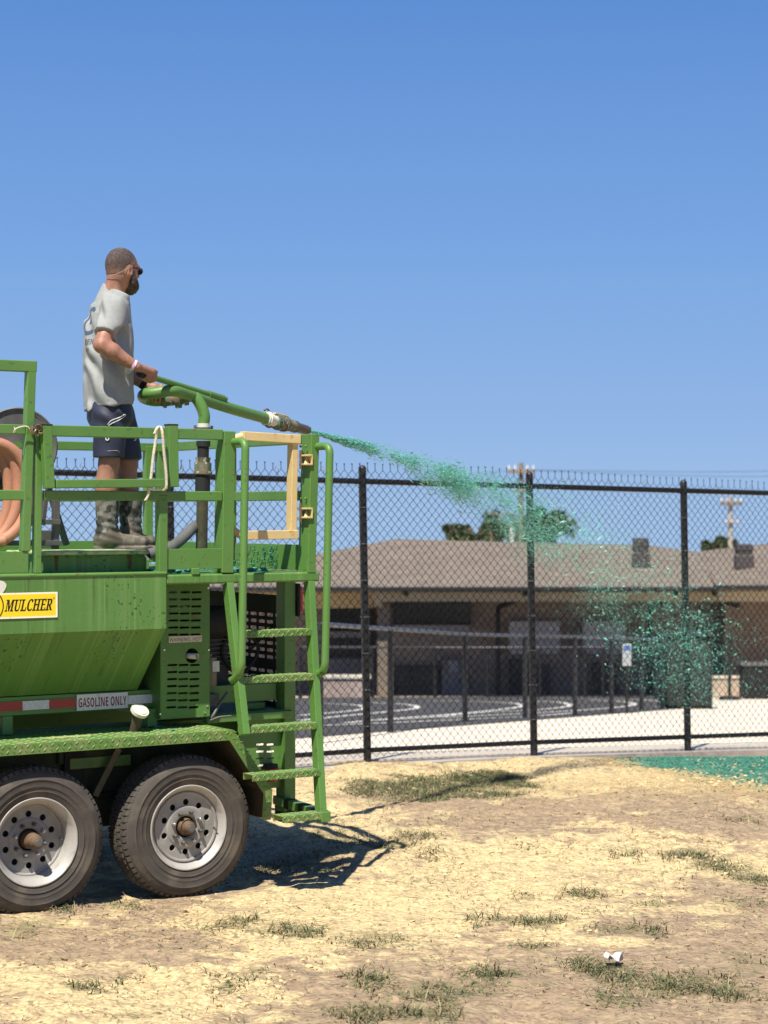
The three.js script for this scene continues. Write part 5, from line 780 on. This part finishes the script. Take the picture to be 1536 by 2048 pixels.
  obj('boot', netMesh(bootS(anL, knL, toeL), ...bb([knL, anL, toeL, V(toeL.x, 0, toeL.z)], .09), .0068, bootC), bootM, man);
  // hair cropped short, beard, glasses on a cord, bands on the wrists
  const hair = (p) => { const l = p.clone().sub(C), f = l.dot(fh), edge = .004 + (f > .03 ? (f - .03) * 1.1 : f < -.01 ? -.062 - (f + .01) * .1 : -.035 + (f + .01) * .9); let d = headS(p) - .0012 + .0012 * (noise3(p.x * 220, p.y * 220, p.z * 220) - .5); d = Math.max(d, (edge - l.y) * .8); d = Math.max(d, -(p.distanceTo(ear) - .036)); return d; };
  const hairC = (p) => { const l = p.clone().sub(C), f = l.dot(fh), edge = .004 + (f > .03 ? (f - .03) * 1.1 : f < -.01 ? -.062 - (f + .01) * .1 : -.035 + (f + .01) * .9), fade = smooth(.065, .0, l.y - edge) * (.35 + .65 * noise3(p.x * 120, p.y * 120, p.z * 120)), k = .35 + 1.3 * noise3(p.x * 170, p.y * 170, p.z * 170), g = smooth(.03, .1, f) * .7 + smooth(.085, .11, l.y) * .25; return [lerp(lerp(.06, .2, g) * k, .25, fade), lerp(lerp(.042, .16, g) * k, .13, fade), lerp(lerp(.037, .135, g) * k, .085, fade)]; };
  obj('hair', netMesh(hair, ...hBox, .0042, hairC), std({ vertexColors: true, roughness: .85 }), man);
  const beard = (p) => { const l = p.clone().sub(C); let d = smin(ellip(p, mixh(C, .05, 0, -.1), fh, rh, .056, .056, .058), ellip(p, mixh(C, .022, 0, -.062), fh, rh, .036, .0745, .062), .03); d = smin(d, cap(p, mixh(C, .012, .066, -.03), mixh(C, .026, .064, -.09), .011, .016), .02); d = Math.max(d, -ellip(p, mixh(C, .055, 0, -.02), fh, rh, .07, .062, .036)); d = Math.max(d, -(l.dot(fh) + .004 - .1 * (l.y + .06))); return d + .006 * (noise3(p.x * 120, p.y * 70, p.z * 120) - .5) + .004 * (noise3(p.x * 260, p.y * 160, p.z * 260) - .5); };
  obj('beard', netMesh(beard, ...hBox, .004, (p) => { const k = .6 + .8 * noise3(p.x * 280, p.y * 200, p.z * 280), g = smooth(-.1, -.15, p.y - C.y) * .3 + smooth(.45, .7, noise3(p.x * 30, p.y * 30, p.z * 30)) * .25; return [lerp(.035, .13, g) * k, lerp(.024, .095, g) * k, lerp(.016, .06, g) * k]; }), std({ vertexColors: true, roughness: .85 }), man);
  const gl = new THREE.Group(); gl.name = 'sunglasses'; man.add(gl); const gm = std({ color: lin(.012, .012, .013), roughness: .2 });
  obj('temple', [tube([mixh(C, -.004, .078, -.008), mixh(C, .04, .08, -.01), mixh(C, .085, .068, -.014)], .0035, 20, 6), tube([mixh(C, -.004, -.078, -.008), mixh(C, .04, -.08, -.01), mixh(C, .085, -.068, -.014)], .0035, 20, 6)], gm, gl);
  for (const s of [1, -1]) { const g = new THREE.SphereGeometry(1, 20, 12); g.scale(.012, .02, .031); g.applyMatrix4(new THREE.Matrix4().makeBasis(fh.clone().addScaledVector(rh, s * .25).normalize(), V(0, 1, 0), rh.clone().addScaledVector(fh, -s * .25).normalize())); const c = mixh(C, .101, s * .034, -.02); g.translate(c.x, c.y, c.z); obj('lens', g, gm, gl); }
  obj('bridge', tube([mixh(C, .106, .012, -.014), mixh(C, .112, 0, -.012), mixh(C, .106, -.012, -.014)], .003, 10, 6), gm, gl);
  obj('cord', tube([mixh(C, .0, .08, -.008), mixh(C, -.03, .08, -.02), mixh(C, -.075, .062, -.045), mixh(C, -.1, .02, -.06), mixh(C, -.102, -.02, -.06)], .0016, 40, 5), std({ color: lin(.3, .27, .24), roughness: .7 }), gl);
  const band = (a, b, t, r, w, m, n) => { const c = a.clone().lerp(b, t), d = b.clone().sub(a).normalize(); return obj(n, rod(c.clone().addScaledVector(d, -w / 2), c.clone().addScaledVector(d, w / 2), r, r, 28), m, man); };
  band(elR, wrR, .93, .0325, .016, std({ map: tex(64, 8, (u) => (u * 2) % 1 < .5 ? [.9, .84, .88] : [.82, .6, .78], true, .03), roughness: .5 }), 'wristband'); band(elL, wrL, .92, .032, .03, M.black, 'watch_band');
}

// ---------------------------------------------------------------- spray, grass, litter
{
  // wet green fibre thrown from the nozzle: every fleck follows its own ballistic path
  const o = HOLD.nozzle, N = 190000, g = new THREE.OctahedronGeometry(1, 0), m4 = new THREE.Matrix4(), qn = new THREE.Quaternion(), up = V(0, 1, 0), rows = [];
  const fence = (p) => p.clone().sub(F0).dot(FN) > -.1, bell = () => (rnd() + rnd() + rnd() - 1.5) * 1.15;
  for (let k = 0; k < N && rows.length < 70000; k++) {
    const u = rnd(), t = .6 * Math.pow(u, .8), spread = .75 + .55 * smooth(.1, .6, u);
    const v0 = 13.1 + bell() * 2.1, az = bell() * .05 * spread - .004, el = -.112 + bell() * .068 * spread, drag = 1 - .16 * t;
    const dir = BOOM.clone().applyAxisAngle(up, az), p = o.clone().addScaledVector(dir, v0 * t * drag).add(V(0, v0 * el * t * drag - 4.2 * t * t, 0));
    const s1 = p.x * 1.9 + p.y * .8, puff = fbm(s1, p.y * 2.6 - p.x * .6, 511, 3), fine = vnoise(p.x * 11, p.y * 11, 512);
    const front = smooth(.55, .85, u), dens = u < .1 ? .5 : lerp(.85, .27, smooth(.12, .5, u)) + front * .12;
    if (rnd() > dens * smooth(.12, .78, puff * .75 + fine * .3) * (1 - .6 * smooth(.9, 1, u))) continue;
    if (p.y < gh(-p.z) + .03 || fence(p)) continue;
    const vel = dir.clone().multiplyScalar(v0).add(V(0, v0 * el - 8.4 * t, 0)).normalize();
    const s = (u < .25 ? R(.0011, .0024) : R(.001, .0024)) * (rnd() < .05 + .1 * front ? R(2, 3.8) : 1), str = u < .4 ? R(2.5, 7) : R(1.2, 3.4);
    qn.setFromUnitVectors(up, vel.lerp(V(R(-1, 1), R(-1, 1), R(-1, 1)).normalize(), u < .35 ? .1 : .45).normalize()); rows.push([p, qn.clone(), V(s * R(.6, 1.1), s * str, s * R(.6, 1.1))]);
  }
  for (let k = 0; k < 600; k++) { const t = Math.pow(rnd(), 1.2) * .05, v = R(10.6, 11.6), a = R(0, 6.3), w = Math.sqrt(rnd()) * (.009 + t * .5), sd = V(0.853, 0, .52); const p = o.clone().addScaledVector(BOOM, v * t).add(V(0, -.122 * v * t - 4.6 * t * t + Math.cos(a) * w, 0)).addScaledVector(sd, Math.sin(a) * w); qn.setFromUnitVectors(up, V(BOOM.x, -.15, BOOM.z).normalize()); const s = R(.002, .004); rows.push([p, qn.clone(), V(s, s * R(4, 9), s)]); }
  const im = new THREE.InstancedMesh(g, std({ color: lin(1, 1, 1), roughness: .4 }), rows.length), c = new THREE.Color();
  rows.forEach(([p, q, s], i) => { im.setMatrixAt(i, m4.compose(p, q, s)); const k = R(.7, 1.4), w = rnd() < .2 ? R(.2, .6) : 0; im.setColorAt(i, c.setRGB(lerp(.16, .55, w) * k, lerp(.52, .72, w) * k, lerp(.39, .64, w) * k)); });
  im.name = 'mulch_spray'; im.castShadow = im.receiveShadow = true; tag(im, 'fan of flying green wet mulch flecks arching from the nozzle towards the fence', 'spray', null, 'stuff'); scene.add(im);
}
{ // grass: dry and green blades in tufts
  const blades = { grass: [], dry_straw: [] }, cols = { grass: [], dry_straw: [] };
  const blade = (kind, x, d, len, lean, az, w, col) => {
    const y0 = gh(d) + lotBump(x, d) - .004, dx = Math.cos(az), dz = Math.sin(az), px = -dz, pz = dx, P = blades[kind], seg = 3; let prev = null;
    for (let k = 0; k <= seg; k++) { const t = k / seg, a = lean * (0.35 + t * .9), r = len * t, h = Math.max(.002, len * t * Math.cos(Math.min(1.55, a))), o = r * Math.sin(Math.min(1.55, a)), ww = w * (1 - t * .85); const c = [x + dx * o, y0 + h, -d + dz * o]; const cur = [[c[0] + px * ww, c[1], c[2] + pz * ww], [c[0] - px * ww, c[1], c[2] - pz * ww]]; if (prev) { P.push(...prev[0], ...prev[1], ...cur[1], ...prev[0], ...cur[1], ...cur[0]); for (let q = 0; q < 6; q++) cols[kind].push(...col); } prev = cur; }
  };
  const tuft = (x, d, n, L, spread, green) => { for (let k = 0; k < n; k++) { const a = R(0, 6.28), r = Math.sqrt(rnd()) * spread; const g = rnd() < green, kk = R(.7, 1.3); const col = g ? [lerp(.05, .115, rnd()) * kk, lerp(.065, .12, rnd()) * kk, .032 * kk] : [.27 * kk, .21 * kk, .11 * kk]; blade('grass', x + Math.cos(a) * r, d + Math.sin(a) * r * 1.2, L * R(.4, 1.05), R(.6, 1.62), R(0, 6.28), R(.002, .004), col); } };
  let placed = 0;
  for (let k = 0; k < 15000; k++) {
    const x = R(-3, 4.6), d = R(7.6, 17.2), g = sum(grassBlobs, x, d), n = fbm(x * 4, d * 4, 521, 3), m = sum(mulchBlobs, x, d);
    const dens = clamp(g * 1.1 - .12) + (n > .62 ? .26 : .035); if (rnd() > dens * (d > 14 && g < .9 ? .6 : .95)) continue; if (m > .3) continue;
    if (Math.abs(x) > d * .2 + .4) continue;
    tuft(x, d, g > .4 ? 9 + Math.floor(rnd() * 16) : 4 + Math.floor(rnd() * 7), g > .4 ? R(.035, .08) : R(.02, .055), R(.04, .11), g > .35 ? .6 : .4); placed++;
  }
  for (let k = 0; k < 1500; k++) { const b = grassBlobs[k % 3 ? 0 : 1], a = R(0, 6.28), q = Math.sqrt(rnd()) * 1.15, x = b.x + Math.cos(a) * q * b.rx, d = b.d + Math.sin(a) * q * b.rd; if (d > 16.9 || fbm(x * 3.5, d * 3.5, 525, 3) < .42) continue; tuft(x, d, 10, R(.03, .06), .07, .92); }
  for (const [px, py, n, L] of [[590, 1872, 60, .12], [470, 1855, 40, .11], [740, 1700, 40, .08], [780, 1620, 26, .09], [870, 1712, 40, .1], [420, 1690, 0, 0], [1240, 1712, 40, .1], [1370, 1722, 50, .1], [1440, 1740, 36, .1], [1150, 1798, 40, .1], [1000, 1850, 40, .12], [1090, 1856, 40, .09], [1290, 1870, 40, .09], [1180, 1938, 70, .12], [1010, 1955, 60, .11], [1300, 1968, 60, .11], [1430, 1978, 70, .11], [1210, 2005, 50, .1], [720, 1965, 44, .12], [850, 1995, 60, .1], [180, 1978, 36, .1], [240, 1816, 30, .08], [130, 1828, 30, .08], [480, 1962, 34, .1], [860, 2036, 70, .11], [720, 2040, 50, .11], [1500, 1762, 34, .1], [1480, 1640, 30, .1], [890, 1640, 24, .07], [1060, 1700, 16, .08], [1270, 1722, 14, .08], [950, 1590, 30, .08], [850, 1565, 24, .1], [300, 1940, 16, .08]]) { if (!n) continue; const p = G(px, py); for (let k = 0; k < 4; k++) tuft(p.x + R(-.11, .11), -p.z + R(-.12, .12), Math.round(n / 2.6), L, .07, .82); }
  for (let k = 0; k < 34000; k++) { const x = R(-3, 4.4), d = R(7.6, 17); if (Math.abs(x) > d * .2 + .3) continue; const n = fbm(x * 2.4, d * 2.4, 531, 3); if (rnd() > .25 + (n - .45) * 3) continue; const kk = R(.5, 1.1), dk = rnd() < .55; blade('dry_straw', x, d, R(.02, .085), R(1.3, 1.9), R(0, 6.28), R(.0012, .0028), dk ? [.085 * kk, .06 * kk, .035 * kk] : [.42 * kk, .33 * kk, .16 * kk]); }
  for (const kind of ['grass', 'dry_straw']) {
    const g = new THREE.BufferGeometry(); g.setAttribute('position', new THREE.Float32BufferAttribute(blades[kind], 3)); g.setAttribute('color', new THREE.Float32BufferAttribute(cols[kind], 3)); g.computeVertexNormals();
    const m = obj(kind, g, std({ vertexColors: true, roughness: .75, side: THREE.DoubleSide })); tag(m, kind === 'grass' ? 'sparse olive grass tufts scattered over the sandy lot' : 'dry straw bits lying flat over the sandy lot', kind === 'grass' ? 'grass' : 'straw', null, 'stuff');
  }
  // clods of soil and sprayed fibre on the ground
  const geo = (det) => { const g = new THREE.IcosahedronGeometry(1, det), q = g.attributes.position; for (let i = 0; i < q.count; i++) { const v = V().fromBufferAttribute(q, i); v.multiplyScalar(.65 + .7 * noise3(v.x * 2 + 9, v.y * 2, v.z * 2)); q.setXYZ(i, v.x, v.y, v.z); } g.computeVertexNormals(); return g; };
  const scatter = (name, n, pick, mat, lab, cat) => { const rows = []; for (let k = 0; k < n; k++) { const r = pick(); if (r) rows.push(r); } const im = new THREE.InstancedMesh(geo(1), mat, rows.length), m4 = new THREE.Matrix4(), c = new THREE.Color(); rows.forEach(([p, s, col], i) => { m4.compose(p, new THREE.Quaternion().setFromEuler(new THREE.Euler(R(-.4, .4), R(0, 6), R(-.4, .4))), s); im.setMatrixAt(i, m4); im.setColorAt(i, c.setRGB(...col)); }); im.name = name; im.castShadow = im.receiveShadow = true; tag(im, lab, cat, null, 'stuff'); scene.add(im); };
  scatter('soil_clod', 26000, () => { const x = R(-3, 4.4), d = R(7.6, 17.1); if (Math.abs(x) > d * .2 + .3) return null; const z = sum(sandBlobs, x, d) + (fbm(x * 1.1, d * 1.1, 101, 4) - .5) * 1.9, n = fbm(x * 3, d * 3, 541, 3); if (rnd() > .2 + (n - .42) * 3) return null; const s = .0035 + .011 * Math.pow(rnd(), 3), k = R(.75, 1.2), a = clamp(smooth(-.2, .5, z)); return [V(x, gh(d) + lotBump(x, d) + s * .1, -d), V(s * R(.8, 1.7), s * R(.4, .8), s * R(.8, 1.5)), S_DIRT.map((q, i) => lerp(q, S_SAND[i], a) * k)]; }, std({ color: lin(1, 1, 1), roughness: .95 }), 'small crumbs of dry soil scattered over the lot', 'soil');
  scatter('fallen_mulch', 24000, () => { const x = R(.8, 4.6), d = R(14.5, 17.3), m = sum(mulchBlobs, x, d); if (rnd() > m * m * .6 - .01) return null; const s = R(.003, .008), k = R(.6, 1.4); return [V(x, gh(d) + lotBump(x, d) + .003, -d), V(s * R(.8, 2), s * R(.4, 1.2), s * R(.8, 2)), [.04 * k, .165 * k, .115 * k]]; }, std({ color: lin(1, 1, 1), roughness: .8 }), 'wet green mulch lying along the foot of the fence at the right', 'mulch');
  // paper scraps
  const scrap = (px, py, w, h, sd, lab, col) => { const p = G(px, py), d = -p.z, o = V(p.x, gh(d) + lotBump(p.x, d) + .03, p.z), pos = [], idx = [], n = 10; for (let j = 0; j <= n; j++) for (let i = 0; i <= n; i++) { const u = i / n - .5, v = j / n - .5; pos.push(u * w + .02 * (vnoise(i * .7, j * .7, sd) - .5), .05 * (vnoise(u * 5 + 3, v * 5 + 3, sd + 1) - .35) + .02 * Math.abs(u), v * h + .02 * (vnoise(i * .7, j * .7, sd + 2) - .5)); if (i < n && j < n) { const a = j * (n + 1) + i; idx.push(a, a + n + 1, a + 1, a + 1, a + n + 1, a + n + 2); } } const g = new THREE.BufferGeometry(); g.setAttribute('position', new THREE.Float32BufferAttribute(pos, 3)); g.setIndex(idx); g.computeVertexNormals(); const m = obj('paper_scrap', g, std({ color: lin(...col), roughness: .8, side: THREE.DoubleSide })); m.position.copy(o); tag(m, lab, 'litter'); };
  scrap(1226, 1932, .08, .07, 551, 'crumpled white paper scrap in a grass tuft at the lower right', [.55, .53, .5]);
}

renderer.render(scene, camera);
